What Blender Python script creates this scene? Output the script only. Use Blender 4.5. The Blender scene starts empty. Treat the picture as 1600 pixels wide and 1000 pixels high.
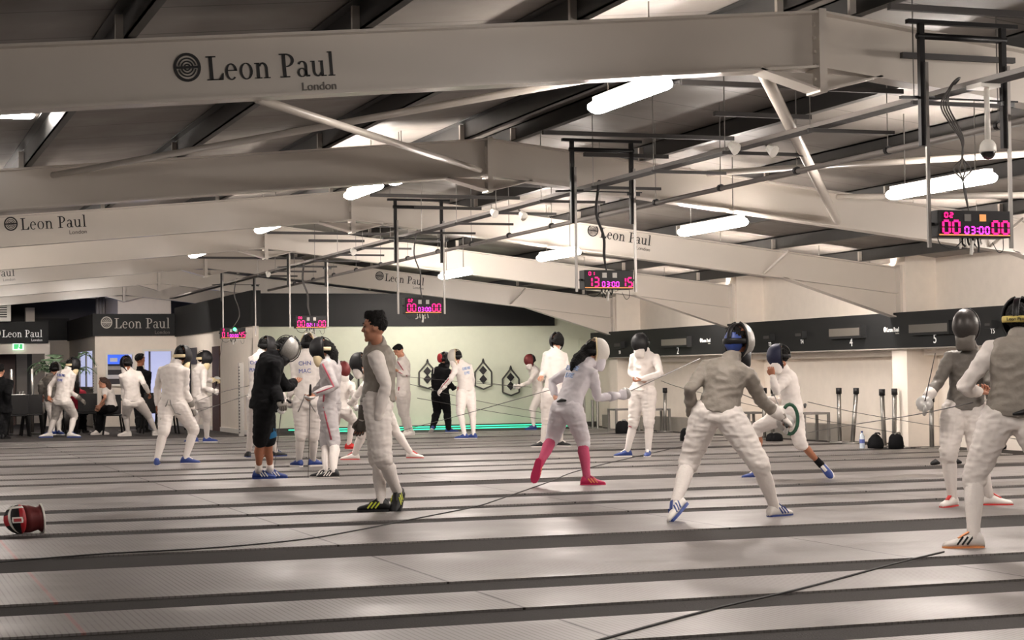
import bpy, bmesh, math, random
from mathutils import Vector, Matrix, noise
random.seed(7)
S = bpy.context.scene
COL = S.collection
D = bpy.data

# ------------------------------------------------------------------ camera
FPX, CX, CY, CAMH = 2904.0, 800.0, 500.0, 1.22
_Yc = Vector((-1025, -97, -FPX)).normalized()
_Xc = Vector((8224, 23, -FPX)); _Xc = (_Xc - _Yc * _Xc.dot(_Yc)).normalized()
_Zc = _Xc.cross(_Yc)
W2C = Matrix(((_Xc.x, _Yc.x, _Zc.x), (_Xc.y, _Yc.y, _Zc.y), (_Xc.z, _Yc.z, _Zc.z)))
C2W = W2C.transposed()
cam = D.cameras.new('camera'); camo = D.objects.new('camera', cam); COL.objects.link(camo)
m4 = C2W.to_4x4(); m4.translation = Vector((0, 0, CAMH)); camo.matrix_world = m4
cam.sensor_width = 36.0; cam.sensor_fit = 'HORIZONTAL'; cam.lens = 36.0 * FPX / 1600.0
cam.clip_start = 0.1; cam.clip_end = 200
S.camera = camo
VYAW = 19.4                                    # camera heading, degrees from +Y toward +X

def ray(x, y): return C2W @ Vector(((x - CX) / FPX, -(y - CY) / FPX, -1.0))
def onY(x, y, Y):                              # a measured point of the photo, on the plane at depth Y
    r = ray(x, y); return Vector((0, 0, CAMH)) + r * (Y / r.y)
def onX(x, y, X):
    r = ray(x, y); return Vector((0, 0, CAMH)) + r * (X / r.x)
def onZ(x, y, z=0.0):
    r = ray(x, y); return Vector((0, 0, CAMH)) + r * ((z - CAMH) / r.z)

# ------------------------------------------------------------------ world, exposure
w = D.worlds.new('world'); S.world = w; w.use_nodes = True
w.node_tree.nodes['Background'].inputs[0].default_value = (1.0, 0.92, 0.86, 1)
w.node_tree.nodes['Background'].inputs[1].default_value = 0.10
S.view_settings.view_transform = 'Standard'; S.view_settings.look = 'None'
EXPO = 0.72
S.view_settings.exposure = EXPO; S.view_settings.gamma = 1.0; S.view_settings.use_curve_mapping = False
LAMP_E = 72.0

# ------------------------------------------------------------------ materials
def srgb(r, g, b):
    f = lambda c: (c / 255 / 12.92) if c / 255 <= .04045 else ((c / 255 + .055) / 1.055) ** 2.4
    return (f(r), f(g), f(b), 1)
MATS = {}
def mat(name, rgb, rough=.6, metal=0.0, noise_amt=.06, nscale=6.0, bump=0.0, bscale=60.0, emit=0.0, spec=.5, coat=0.0, stretch=None):
    if name in MATS: return MATS[name]
    m = D.materials.new(name); m.use_nodes = True; nt = m.node_tree; b = nt.nodes['Principled BSDF']
    c = srgb(*rgb)
    b.inputs['Roughness'].default_value = rough; b.inputs['Metallic'].default_value = metal
    b.inputs['Specular IOR Level'].default_value = spec; b.inputs['Coat Weight'].default_value = coat
    b.inputs['Coat Roughness'].default_value = .15
    tc = nt.nodes.new('ShaderNodeTexCoord'); src = tc.outputs['Object']
    if stretch:
        mp = nt.nodes.new('ShaderNodeMapping'); mp.inputs['Scale'].default_value = stretch
        nt.links.new(src, mp.inputs['Vector']); src = mp.outputs['Vector']
    if noise_amt > 0:
        n = nt.nodes.new('ShaderNodeTexNoise'); n.inputs['Scale'].default_value = nscale; n.inputs['Detail'].default_value = 3
        nt.links.new(src, n.inputs['Vector'])
        r = nt.nodes.new('ShaderNodeMapRange'); r.inputs['To Min'].default_value = 1 - noise_amt; r.inputs['To Max'].default_value = 1 + noise_amt
        nt.links.new(n.outputs['Fac'], r.inputs['Value'])
        mx = nt.nodes.new('ShaderNodeVectorMath'); mx.operation = 'SCALE'; mx.inputs[0].default_value = c[:3]
        nt.links.new(r.outputs[0], mx.inputs['Scale']); nt.links.new(mx.outputs[0], b.inputs['Base Color'])
    else: b.inputs['Base Color'].default_value = c
    if bump > 0:
        n2 = nt.nodes.new('ShaderNodeTexNoise'); n2.inputs['Scale'].default_value = bscale; n2.inputs['Detail'].default_value = 2
        nt.links.new(src, n2.inputs['Vector'])
        bp = nt.nodes.new('ShaderNodeBump'); bp.inputs['Strength'].default_value = bump; bp.inputs['Distance'].default_value = .02
        nt.links.new(n2.outputs['Fac'], bp.inputs['Height']); nt.links.new(bp.outputs[0], b.inputs['Normal'])
    if emit > 0:
        b.inputs['Emission Color'].default_value = c; b.inputs['Emission Strength'].default_value = emit / 2 ** EXPO
    m['_'] = 1; MATS[name] = m
    return m
def lines_mat(name, rgb, dark, axis, period, width, rough, metal=0.0, seams=None, bump=.3, nz=.05, extra=None):
    """a surface with thin dark lines every period metres along one object axis, plus single seams"""
    m = D.materials.new(name); m.use_nodes = True; nt = m.node_tree; b = nt.nodes['Principled BSDF']; L = nt.links.new
    N = nt.nodes.new
    b.inputs['Roughness'].default_value = rough; b.inputs['Metallic'].default_value = metal
    tc = N('ShaderNodeTexCoord'); sp = N('ShaderNodeSeparateXYZ'); L(tc.outputs['Object'], sp.inputs[0])
    def math_(op, a, bb):
        k = N('ShaderNodeMath'); k.operation = op
        for i, v in enumerate((a, bb)):
            if v is None: continue
            if isinstance(v, (int, float)): k.inputs[i].default_value = v
            else: L(v, k.inputs[i])
        return k.outputs[0]
    v = sp.outputs[axis]
    pm = math_('PINGPONG', v, period / 2)
    line = math_('LESS_THAN', pm, width / 2)
    seam = None
    for sx, wd in (seams or []):
        d = math_('LESS_THAN', math_('ABSOLUTE', math_('SUBTRACT', sp.outputs['X'], sx), None), wd / 2)
        seam = d if seam is None else math_('MAXIMUM', seam, d)
    n = N('ShaderNodeTexNoise'); n.inputs['Scale'].default_value = 1.3; n.inputs['Detail'].default_value = 5; L(tc.outputs['Object'], n.inputs['Vector'])
    r = N('ShaderNodeMapRange'); r.inputs['From Min'].default_value = .3; r.inputs['From Max'].default_value = .7
    r.inputs['To Min'].default_value = 1 - nz; r.inputs['To Max'].default_value = 1 + nz; L(n.outputs['Fac'], r.inputs['Value'])
    sc = N('ShaderNodeVectorMath'); sc.operation = 'SCALE'; sc.inputs[0].default_value = srgb(*rgb)[:3]; L(r.outputs[0], sc.inputs['Scale'])
    mx = N('ShaderNodeMix'); mx.data_type = 'RGBA'; L(line, mx.inputs['Factor']); L(sc.outputs[0], mx.inputs['A']); mx.inputs['B'].default_value = srgb(*dark)
    out = mx.outputs['Result']
    if seam is not None:
        m3 = N('ShaderNodeMix'); m3.data_type = 'RGBA'; L(seam, m3.inputs['Factor']); L(out, m3.inputs['A']); m3.inputs['B'].default_value = srgb(60, 56, 54); out = m3.outputs['Result']
    if extra:
        ex, ew, ec = extra
        d = math_('LESS_THAN', math_('ABSOLUTE', math_('SUBTRACT', sp.outputs['X'], ex), None), ew / 2)
        d = math_('MULTIPLY', d, .35)
        m2 = N('ShaderNodeMix'); m2.data_type = 'RGBA'; L(d, m2.inputs['Factor']); L(out, m2.inputs['A']); m2.inputs['B'].default_value = srgb(*ec); out = m2.outputs['Result']
    L(out, b.inputs['Base Color'])
    rr = N('ShaderNodeMapRange'); rr.inputs['From Min'].default_value = .3; rr.inputs['From Max'].default_value = .7; rr.inputs['To Min'].default_value = rough * .7; rr.inputs['To Max'].default_value = min(1, rough * 1.4); L(n.outputs['Fac'], rr.inputs['Value']); L(rr.outputs[0], b.inputs['Roughness'])
    if bump:
        bp = N('ShaderNodeBump'); bp.inputs['Strength'].default_value = bump; bp.inputs['Distance'].default_value = .004
        wv = math_('PINGPONG', v, period / 2); L(wv, bp.inputs['Height'])
        if bump > 0: L(bp.outputs[0], b.inputs['Normal'])
    MATS[name] = m
    return m

M_ = dict(
 wall=mat('wall_paint', (236, 226, 214), .8, bump=.05),
 wallback=mat('wall_paint_led_tint', (212, 217, 198), .8, bump=.05),  # cool wall tone: green LED light tinted into the colour
 beam=mat('beam_paint', (204, 196, 186), .36, noise_amt=.04, nscale=2, coat=.35),
 purlin=mat('galvanised_steel_dark', (74, 73, 72), .45, .6, noise_amt=.15),
 black=mat('black_panel', (22, 23, 24), .6, noise_amt=.05, spec=.3),
 blackmetal=mat('black_metal', (26, 25, 26), .45, .4),
 blackcloth=mat('black_cloth', (17, 17, 19), .95, spec=.2, bump=.4, bscale=14),
 grey=mat('grey_metal', (140, 137, 133), .35, .8),
 steel=mat('bright_steel', (150, 146, 142), .38, .9),
 darkgrey=mat('dark_grey_paint', (58, 55, 54), .6),
 rubber=mat('rubber_floor', (50, 46, 44), .8, spec=.2, bump=.3, bscale=90),
 carpet=mat('dark_carpet', (58, 54, 53), .95, bump=.5, bscale=120),
 tray=mat('perforated_tray', (84, 82, 80), .7, 0.0, spec=.2, noise_amt=.5, nscale=14),
 pipe=mat('grey_pipe', (128, 122, 118), .5),
 white=mat('white_plastic', (228, 224, 216), .4),
 wood=mat('brown_door', (70, 42, 32), .5, noise_amt=.2, stretch=(8, 8, .6)),
 ink=mat('black_ink', (22, 20, 20), .5, noise_amt=0),
 inkgrey=mat('grey_ink', (110, 105, 100), .5, noise_amt=0),
 letter=mat('white_letters', (240, 238, 234), .5, noise_amt=0, emit=.25),
 letterdim=mat('silver_letters', (170, 166, 158), .5, noise_amt=0),
 jacket=mat('white_fencing_cloth', (222, 214, 208), .75, noise_amt=.05, bump=.35, bscale=9),
 jacketlilac=mat('lilac_white_cloth', (206, 200, 204), .75, noise_amt=.05, bump=.35, bscale=9),
 greyjacket=mat('pale_grey_cloth', (176, 170, 170), .75, noise_amt=.05, bump=.35, bscale=9),
 lame=mat('grey_lame', (112, 106, 99), .6, .1, noise_amt=.12, nscale=20, bump=.4, bscale=16),
 lame2=mat('silver_lame', (142, 134, 125), .6, .1, noise_amt=.1, nscale=20, bump=.4, bscale=16),
 sock=mat('white_sock', (224, 216, 210), .85, bump=.2, bscale=40),
 pinksock=mat('pink_sock', (186, 74, 106), .85, bump=.2, bscale=40),
 skin=mat('skin_light', (196, 142, 116), .5, noise_amt=.08, spec=.3),
 skin2=mat('skin_tan', (158, 104, 78), .5, noise_amt=.08, spec=.3),
 skin3=mat('skin_medium', (168, 118, 94), .5, noise_amt=.08, spec=.3),
 hair=mat('black_hair', (15, 13, 12), .75, spec=.25, noise_amt=.3, nscale=40, bump=.8, bscale=60),
 hairbrown=mat('brown_hair', (62, 40, 30), .55, noise_amt=.3, nscale=40, bump=.8, bscale=60),
 meshblack=mat('black_mask_mesh', (26, 25, 27), .5, .3, noise_amt=.25, nscale=120),
 meshgrey=mat('grey_mask_mesh', (150, 147, 142), .4, .25, noise_amt=.3, nscale=90),
 meshdgrey=mat('dark_grey_mask_mesh', (66, 62, 60), .4, .4, noise_amt=.3, nscale=90),
 meshwhite=mat('white_mask_mesh', (200, 194, 186), .6, noise_amt=.15, nscale=120),
 meshnavy=mat('navy_mask_mesh', (28, 32, 58), .55, .2, noise_amt=.25, nscale=120),
 meshred=mat('red_mask_mesh', (104, 34, 34), .55, .2, noise_amt=.25, nscale=120),
 red=mat('red_vinyl', (168, 30, 38), .45), cream=mat('cream_bib', (216, 198, 160), .8, bump=.2, bscale=20),
 blueshoe=mat('blue_shoe', (40, 62, 128), .5), whiteshoe=mat('white_shoe', (226, 220, 214), .5),
 blackshoe=mat('black_shoe', (26, 26, 28), .5), redshoe=mat('red_shoe', (206, 52, 50), .5),
 magshoe=mat('magenta_shoe', (196, 36, 88), .5), orange=mat('orange_shoe', (232, 150, 92), .5),
 yellow=mat('yellow_trim', (196, 204, 50), .5), green=mat('green_pad', (40, 84, 62), .6),
 blue=mat('blue_cloth', (36, 112, 160), .8), bluetext=mat('blue_print', (84, 96, 158), .8, noise_amt=0), palebluetext=mat('pale_blue_print', (160, 180, 214), .8, noise_amt=0),
 redstripe=mat('red_stripe', (160, 72, 84), .8, noise_amt=0), gold=mat('gold_strap', (196, 176, 96), .6),
 cable=mat('grey_cable', (70, 66, 64), .6), blackcable=mat('black_cable', (24, 22, 22), .6),
 blade=mat('blade_steel', (96, 92, 90), .45, .6, noise_amt=0),
 leaf=mat('palm_leaf', (84, 106, 80), .6, noise_amt=.3), pot=mat('dark_pot', (44, 40, 38), .6),
 led=mat('pink_led', (255, 16, 128), .5, noise_amt=0, emit=1.35), ledv=mat('violet_led', (255, 60, 235), .5, noise_amt=0, emit=1.3),
 amber=mat('amber_strip', (226, 150, 84), .5, noise_amt=0, emit=.6), greenled=mat('green_led', (60, 225, 165), .5, noise_amt=0, emit=1.6),
 greenbulb=mat('green_lamp', (70, 255, 150), .5, noise_amt=0, emit=6), exitgreen=mat('exit_green', (60, 190, 110), .5, noise_amt=0, emit=.8),
 exitwhite=mat('exit_white', (215, 245, 225), .5, noise_amt=0, emit=1.2),
 bluescreen=mat('fridge_blue', (70, 110, 235), .5, noise_amt=0, emit=1.0), glow=mat('room_light_glow', (196, 200, 236), .8, noise_amt=.03, emit=.85),  # glow: interior light put into the wall and pane as emission
 silver=mat('polished_guard', (205, 202, 198), .3, .2),
 redcloth=mat('crimson_shirt', (160, 24, 48), .8), glass=mat('bottle_plastic', (196, 206, 216), .15, noise_amt=0, coat=.5),
 benchtop=mat('bench_grey', (120, 116, 112), .5, .3), skirting=mat('grey_low_wall', (150, 144, 136), .7),
 target=mat('target_frame', (66, 66, 62), .6), tpad=mat('target_pad', (26, 26, 28), .6),
)
lamp_m = D.materials.new('lamp_diffuser'); lamp_m.use_nodes = True
_b = lamp_m.node_tree.nodes['Principled BSDF']; _b.inputs['Base Color'].default_value = (.9, .9, .9, 1)
_b.inputs['Emission Color'].default_value = (1.0, .91, .84, 1); _b.inputs['Emission Strength'].default_value = LAMP_E
M_['lamp'] = lamp_m
M_['roof'] = lines_mat('roof_liner_sheet', (132, 126, 120), (84, 80, 76), 'Y', 1.0, .02, .5, bump=0, nz=.06)
M_['piste'] = lines_mat('metal_piste', (142, 137, 135), (124, 119, 117), 'X', .034, .008, .42, metal=.5, seams=[(SX, .016) for SX in (.15, 3.25, 6.35, 9.45, 12.55)], bump=.35, nz=.22, extra=(1.02, .025, (190, 90, 80)))

# ------------------------------------------------------------------ mesh helpers
class MB:
    def __init__(s): s.bm = bmesh.new(); s.mats = []; s.cur = 0
    def setm(s, m):
        if m not in s.mats: s.mats.append(m)
        s.cur = s.mats.index(m); return s
    def face(s, vs):
        try: f = s.bm.faces.new(vs); f.material_index = s.cur; return f
        except ValueError: return None
    def hexa(s, c8):
        v = [s.bm.verts.new(c) for c in c8]
        for q in ((0, 3, 2, 1), (4, 5, 6, 7), (0, 1, 5, 4), (1, 2, 6, 5), (2, 3, 7, 6), (3, 0, 4, 7)): s.face([v[i] for i in q])
        return s
    def box(s, a, b):
        x0, y0, z0 = (min(a[i], b[i]) for i in range(3)); x1, y1, z1 = (max(a[i], b[i]) for i in range(3))
        return s.hexa([(x0, y0, z0), (x1, y0, z0), (x1, y1, z0), (x0, y1, z0), (x0, y0, z1), (x1, y0, z1), (x1, y1, z1), (x0, y1, z1)])
    def bar(s, a, b, wdt, hgt, up=Vector((0, 0, 1))):
        a = Vector(a); b = Vector(b); d = (b - a).normalized(); r = d.cross(up)
        if r.length < 1e-4: r = d.cross(Vector((1, 0, 0)))
        r.normalize(); u = r.cross(d); r = r * wdt / 2; u = u * hgt / 2
        return s.hexa([a - r - u, a + r - u, b + r - u, b - r - u, a - r + u, a + r + u, b + r + u, b - r + u])
    def prism(s, poly, off):
        """closed polygon (list of Vectors) extruded by the vector off"""
        off = Vector(off); n = len(poly)
        a = [s.bm.verts.new(p) for p in poly]; b = [s.bm.verts.new(Vector(p) + off) for p in poly]
        s.face(a[::-1]); s.face(b)
        for i in range(n): s.face([a[i], a[(i + 1) % n], b[(i + 1) % n], b[i]])
        return s
    def ring(s, c, ax, ay, n): return [s.bm.verts.new(c + ax * math.cos(2 * math.pi * i / n) + ay * math.sin(2 * math.pi * i / n)) for i in range(n)]
    def loft(s, rings, cap=True):
        for r0, r1 in zip(rings, rings[1:]):
            n = len(r0)
            for i in range(n): s.face([r0[i], r0[(i + 1) % n], r1[(i + 1) % n], r1[i]])
        if cap: s.face(rings[0][::-1]); s.face(rings[-1])
        return s
    def tube(s, pts, rad, n=8, wax=None, round_ends=False):
        """swept tube; rad items are r or (rw, rd) with wax the width axis"""
        pts = [Vector(p) for p in pts]
        if not isinstance(rad, (list, tuple)): rad = [rad] * len(pts)
        rad = [r if isinstance(r, tuple) else (r, r) for r in rad]
        if round_ends:
            d0 = (pts[0] - pts[1]).normalized(); d1 = (pts[-1] - pts[-2]).normalized()
            P, R = [], []
            r = rad[0]; m = min(r)
            for k in (.95, .6): P.append(pts[0] + d0 * m * k); R.append((r[0] * math.sqrt(1 - k * k), r[1] * math.sqrt(1 - k * k)))
            P += pts; R += rad
            r = rad[-1]; m = min(r)
            for k in (.6, .95): P.append(pts[-1] + d1 * m * k); R.append((r[0] * math.sqrt(1 - k * k), r[1] * math.sqrt(1 - k * k)))
            pts, rad = P, R
        rings = []; ref = Vector(wax) if wax is not None else None; prev = None
        for i, p in enumerate(pts):
            t = (pts[min(i + 1, len(pts) - 1)] - pts[max(i - 1, 0)])
            t = t.normalized() if t.length > 1e-9 else Vector((0, 0, 1))
            a = ref if ref is not None else (prev if prev is not None else (Vector((0, 0, 1)) if abs(t.z) < .9 else Vector((1, 0, 0))))
            a = a - t * a.dot(t)
            if a.length < 1e-5: a = t.orthogonal()
            a.normalize(); prev = a; b = t.cross(a)
            rings.append(s.ring(p, a * rad[i][0], b * rad[i][1], n))
        return s.loft(rings)
    def ball(s, c, rx, ry=None, rz=None, nu=12, nv=8, rot=None):
        ry = ry or rx; rz = rz or rx; c = Vector(c); rot = rot or Matrix.Identity(3)
        rings = []
        for j in range(1, nv):
            ph = math.pi * j / nv
            rings.append([s.bm.verts.new(c + rot @ Vector((rx * math.sin(ph) * math.cos(2 * math.pi * i / nu), ry * math.sin(ph) * math.sin(2 * math.pi * i / nu), -rz * math.cos(ph)))) for i in range(nu)])
        b = s.bm.verts.new(c + rot @ Vector((0, 0, -rz))); t = s.bm.verts.new(c + rot @ Vector((0, 0, rz)))
        s.loft(rings, cap=False)
        for i in range(nu): s.face([b, rings[0][(i + 1) % nu], rings[0][i]]); s.face([t, rings[-1][i], rings[-1][(i + 1) % nu]])
        return s
    def build(s, name, m=None, parent=None, smooth=False, bevel=0.0):
        me = D.meshes.new(name); bmesh.ops.recalc_face_normals(s.bm, faces=s.bm.faces); s.bm.to_mesh(me); s.bm.free()
        ms = s.mats if s.mats else [m]
        for k in ms: me.materials.append(k)
        if smooth:
            for p in me.polygons: p.use_smooth = True
        o = D.objects.new(name, me); COL.objects.link(o)
        if parent is not None: o.parent = parent; o.matrix_parent_inverse = PINV.get(parent.name, Matrix.Identity(4))
        if bevel: bv = o.modifiers.new('bevel', 'BEVEL'); bv.width = bevel; bv.segments = 2; bv.limit_method = 'ANGLE'
        return o
PINV = {}
def empty(name, loc=(0, 0, 0)):
    o = D.objects.new(name, None); COL.objects.link(o); o.location = loc; o.empty_display_size = .1
    PINV[o.name] = Matrix.Translation(-Vector(loc)); return o
def tag(o, label, cat, group=None, kind=None):
    if label: o['label'] = label
    if cat: o['category'] = cat
    if group: o['group'] = group
    if kind: o['kind'] = kind
    return o
def struct(o): o['kind'] = 'structure'; return o
def remeshed(mb, name, m, parent, voxel, smooth_it=4, disp=None):
    """join overlapping closed shapes into one continuous smooth surface"""
    me = D.meshes.new('tmp'); bmesh.ops.recalc_face_normals(mb.bm, faces=mb.bm.faces); mb.bm.to_mesh(me); mb.bm.free()
    o = D.objects.new('tmp', me); COL.objects.link(o)
    r = o.modifiers.new('r', 'REMESH'); r.mode = 'VOXEL'; r.voxel_size = voxel
    sm = o.modifiers.new('s', 'SMOOTH'); sm.factor = .5; sm.iterations = smooth_it
    dg = bpy.context.evaluated_depsgraph_get(); me2 = D.meshes.new_from_object(o.evaluated_get(dg))
    D.objects.remove(o); D.meshes.remove(me)
    if disp:
        nr = [v.normal.copy() for v in me2.vertices]
        for v, n_ in zip(me2.vertices, nr): v.co += n_ * disp(v.co)
    me2.name = name; me2.materials.clear(); me2.materials.append(m)
    for p in me2.polygons: p.use_smooth = True; p.material_index = 0
    ob = D.objects.new(name, me2); COL.objects.link(ob)
    if parent is not None: ob.parent = parent; ob.matrix_parent_inverse = PINV.get(parent.name, Matrix.Identity(4))
    return ob

# ------------------------------------------------------------------ lettering
def _ringpoly(cx, cy, rx, ry, tx, ty, a0, a1, n=14):
    out = []
    for i in range(n):
        u = math.radians(a0 + (a1 - a0) * i / n); v = math.radians(a0 + (a1 - a0) * (i + 1) / n)
        P = lambda a, rx_, ry_: (cx + rx_ * math.cos(a), cy + ry_ * math.sin(a))
        out.append([P(u, rx, ry), P(v, rx, ry), P(v, rx - tx, ry - ty), P(u, rx - tx, ry - ty)])
    return out
def _b(x0, y0, x1, y1): return [[(x0, y0), (x1, y0), (x1, y1), (x0, y1)]]
GL = {
 'L': (.60, _b(.12, 0, .23, .7) + _b(.02, .665, .35, .7) + _b(.02, 0, .5, .035) + [[(.40, 0), (.56, 0), (.58, .2), (.545, .2)]]),
 'e': (.48, _ringpoly(.24, .23, .20, .245, .085, .035, 5, 315, 16) + _b(.1, .25, .43, .285)),
 'o': (.52, _ringpoly(.26, .23, .22, .245, .085, .03, 0, 360, 18)),
 'n': (.60, _b(.10, 0, .19, .46) + _b(.03, .425, .19, .46) + _b(.03, 0, .26, .03) + _ringpoly(.30, .28, .17, .19, .085, .05, 0, 150, 10) + _b(.385, 0, .47, .28) + _b(.32, 0, .54, .03)),
 ' ': (.26, []),
 'P': (.58, _b(.12, 0, .23, .7) + _b(.02, .665, .3, .7) + _b(.02, 0, .35, .035) + _ringpoly(.24, .50, .28, .20, .10, .035, -90, 90, 12)),
 'a': (.47, _ringpoly(.19, .13, .16, .14, .075, .03, 0, 360, 14) + _b(.29, .03, .375, .34) + _ringpoly(.21, .33, .165, .14, .085, .035, 0, 160, 9) + [[(.33, 0), (.45, .0), (.46, .05), (.33, .06)]]),
 'u': (.60, _b(.09, .15, .175, .46) + _b(.02, .43, .175, .46) + _ringpoly(.26, .17, .17, .18, .085, .05, 180, 335, 10) + _b(.37, 0, .46, .46) + _b(.30, .43, .46, .46) + _b(.37, 0, .55, .03)),
 'l': (.28, _b(.09, 0, .18, .72) + _b(.02, .69, .18, .72) + _b(.02, 0, .25, .03)),
}
def serif_text(mb, text, o, u, v, nrm, size, width=None):
    tot = sum(GL[c][0] for c in text); kx = (width / tot) if width else size; x = 0
    for c in text:
        wd, polys = GL[c]
        for p in polys: mb.prism([o + u * ((x + px) * kx) + v * (py * size) for px, py in p], nrm * .006)
        x += wd
def emblem(mb, c, u, v, nrm, r, arcs=True):
    P = lambda x, y: c + u * (x * r) + v * (y * r)
    for p in _ringpoly(0, 0, 1, 1.06, .2, .2, 0, 360, 28): mb.prism([P(*q) for q in p], nrm * .006)
    mb.prism([P(*q) for q in _b(-.9, -.09, .9, .09)[0]], nrm * .008)
    if arcs:
        for rr in (.68, .47, .26):
            for a0, a1 in ((12, 168), (192, 348)):
                for p in _ringpoly(0, 0, rr, rr * 1.05, .1, .1, a0, a1, 12): mb.prism([P(*q) for q in p], nrm * .006)
def sans(text, o, u, v, nrm, height, m, name='lettering', parent=None, width=None):
    cu = D.curves.new('t', 'FONT'); cu.body = text; cu.size = 1.0; cu.extrude = .004 / max(height, 1e-3)
    t = D.objects.new('t', cu); COL.objects.link(t)
    dg = bpy.context.evaluated_depsgraph_get(); me = D.meshes.new_from_object(t.evaluated_get(dg)); D.objects.remove(t)
    xs = [q.co.x for q in me.vertices]; x0, x1 = min(xs), max(xs); k = height / .7; kx = (width / (x1 - x0)) if width else k
    for q in me.vertices: q.co = o + u * ((q.co.x - x0) * kx) + v * (q.co.y * k) + nrm * (.006 if q.co.z > 0 else .001)
    me.name = name; me.materials.clear(); me.materials.append(m)
    ob = D.objects.new(name, me); COL.objects.link(ob)
    if parent is not None: ob.parent = parent; ob.matrix_parent_inverse = PINV.get(parent.name, Matrix.Identity(4))
    return ob
# ------------------------------------------------------------------ building shell
XS, YB, XW = 7.9, 39.6, 16.0          # cafe side wall, back wall, right wall
RX, RZ = 6.62, 3.83                   # ridge
FY = [12.0, 19.5, 25.5, 31.4, 37.2, 43.3, 49.3]
def ztop(X): return RZ - .09 * (RX - X) if X < RX else RZ - .116 * (X - RX)
UX, UY, UZ = Vector((1, 0, 0)), Vector((0, 1, 0)), Vector((0, 0, 1))

struct(MB().box((-8, -4, -.1), (XW + .3, 37.6, 0)).build('floor', M_['rubber']))
struct(MB().box((-8, 37.6, -.1), (XW + .3, 56, 0)).build('floor', M_['carpet']))
# metal pistes: [front edge, back edge] along Y, read from the near stripes and repeated with their period
edges = [(4.3, 5.3), (5.75, 7.37), (7.8, 8.57), (9.07, 9.87), (10.38, 12.07), (13.0, 14.6), (15.0, 15.92), (16.27, 17.2), (17.66, 19.35)]
edges += [(a + 7.15, b + 7.15) for a, b in edges[5:]]
edges += [(27.3, 28.95), (29.4, 30.3), (30.7, 31.55), (32.0, 33.7), (34.4, 36.1), (36.4, 37.3)]
where = ['at the bottom right edge of the photo, nearest the camera', 'in the foreground with the ribbed sheen, crossing the bottom left corner', 'narrow, second up from the bottom left corner',
 'narrow, just in front of the wide foreground strip', 'wide, where the near fencer in the grey vest plants a shoe', 'wide, under the grey-jacketed fencer with legs spread', 'narrow, just behind the red mask lying on the floor',
 'narrow, under the heel of the walking man', 'wide, under the girl in pink socks', 'wide, under the black-hooded coach', 'narrow, just behind the coach', 'narrow, under the fencer with the name on the back',
 'wide, under the standing fencer in blue shoes', 'wide, behind the large dark gap in mid hall', 'narrow, mid hall under the fencer with the raised sword', 'narrow, mid hall in front of the far fencers',
 'wide, far hall beneath the white-masked fencer in blue shoes', 'wide, second to last before the green lights', 'narrow, the farthest strip before the green lights']
for i, (a, b) in enumerate(edges):
    o = MB().box((-7.5, a, 0), (15.2, b, .012)).build('fencing_piste', M_['piste'])
    tag(o, 'grey metal fencing strip ' + where[i], 'piste')
# right wall, pillars
struct(MB().box((XW, 2, 0), (XW + .2, YB + 1.2, 3.3)).build('wall_right', M_['wall']))
for n_, y in enumerate(FY[:5]):
    struct(MB().box((15.45, y - .22, 0), (XW, y + .22, 3.0)).build('trim_%d' % (n_ + 1), M_['wall']))
struct(MB().box((15.7, 27.9, 0), (XW, 38.5, .28)).build('trim_8', M_['skirting']))
# back wall with green skirting lights, raised black band
struct(MB().box((XS - .1, YB, 0), (XW, YB + .15, 2.33)).build('wall_back', M_['wallback']))
struct(MB().box((XS, YB - .05, 2.3), (15.0, YB + .15, 3.02)).build('wall_back_band', M_['black']))
struct(MB().box((-8, 55.8, 0), (XW + .2, 56, 3.6)).build('wall_far', M_['darkgrey']))
struct(MB().box((15.0, YB + .02, 2.33), (XW, YB + .15, 3.1)).build('wall_back_upper', M_['wallback']))
# door outline in the back wall
fr = MB(); fx0, fx1 = onY(862, 560, YB - .02).x, onY(905, 560, YB - .02).x
for a, b in (((fx0, 0), (fx0 + .07, 2.0)), ((fx1, 0), (fx1 + .07, 2.0)), ((fx0, 1.98), (fx1 + .07, 2.05))): fr.box((a[0], YB - .03, a[1]), (b[0], YB, b[1]))
fr.box((fx0 + .07, YB - .012, 0.01), (fx1, YB, 1.98))
struct(fr.build('door_1', M_['wallback']))
# side wall of the cafe recess with its black band
struct(MB().box((XS - .12, 38.2, 0), (XS, 48.0, 2.33)).build('wall_side', M_['wall']))
struct(MB().box((XS - .16, 38.15, 2.28), (XS + .04, 48.0, 3.02)).build('wall_side_band', M_['black']))
yb0 = onX(380, 680, XS - .13).y
struct(MB().box((XS - .14, 38.2, 0), (XS - .12, 48, .1)).build('baseboard_side', M_['white']))
def side_door(n, xa, xb, ztop_, m, name):
    ya, yb = onX(xa, 600, XS - .12).y, onX(xb, 600, XS - .12).y
    f = MB().box((XS - .15, min(ya, yb), 0.0), (XS - .12, max(ya, yb), ztop_)).build(name, m); struct(f)
    h = MB().box((XS - .19, min(ya, yb) + .06, .92), (XS - .15, min(ya, yb) + .12, 1.0)).build('door_handle', M_['steel'], f)
side_door(2, 333.5, 344.5, 1.93, M_['wood'], 'door_2')
side_door(3, 291, 299, 1.95, M_['blackmetal'], 'door_3')
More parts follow.
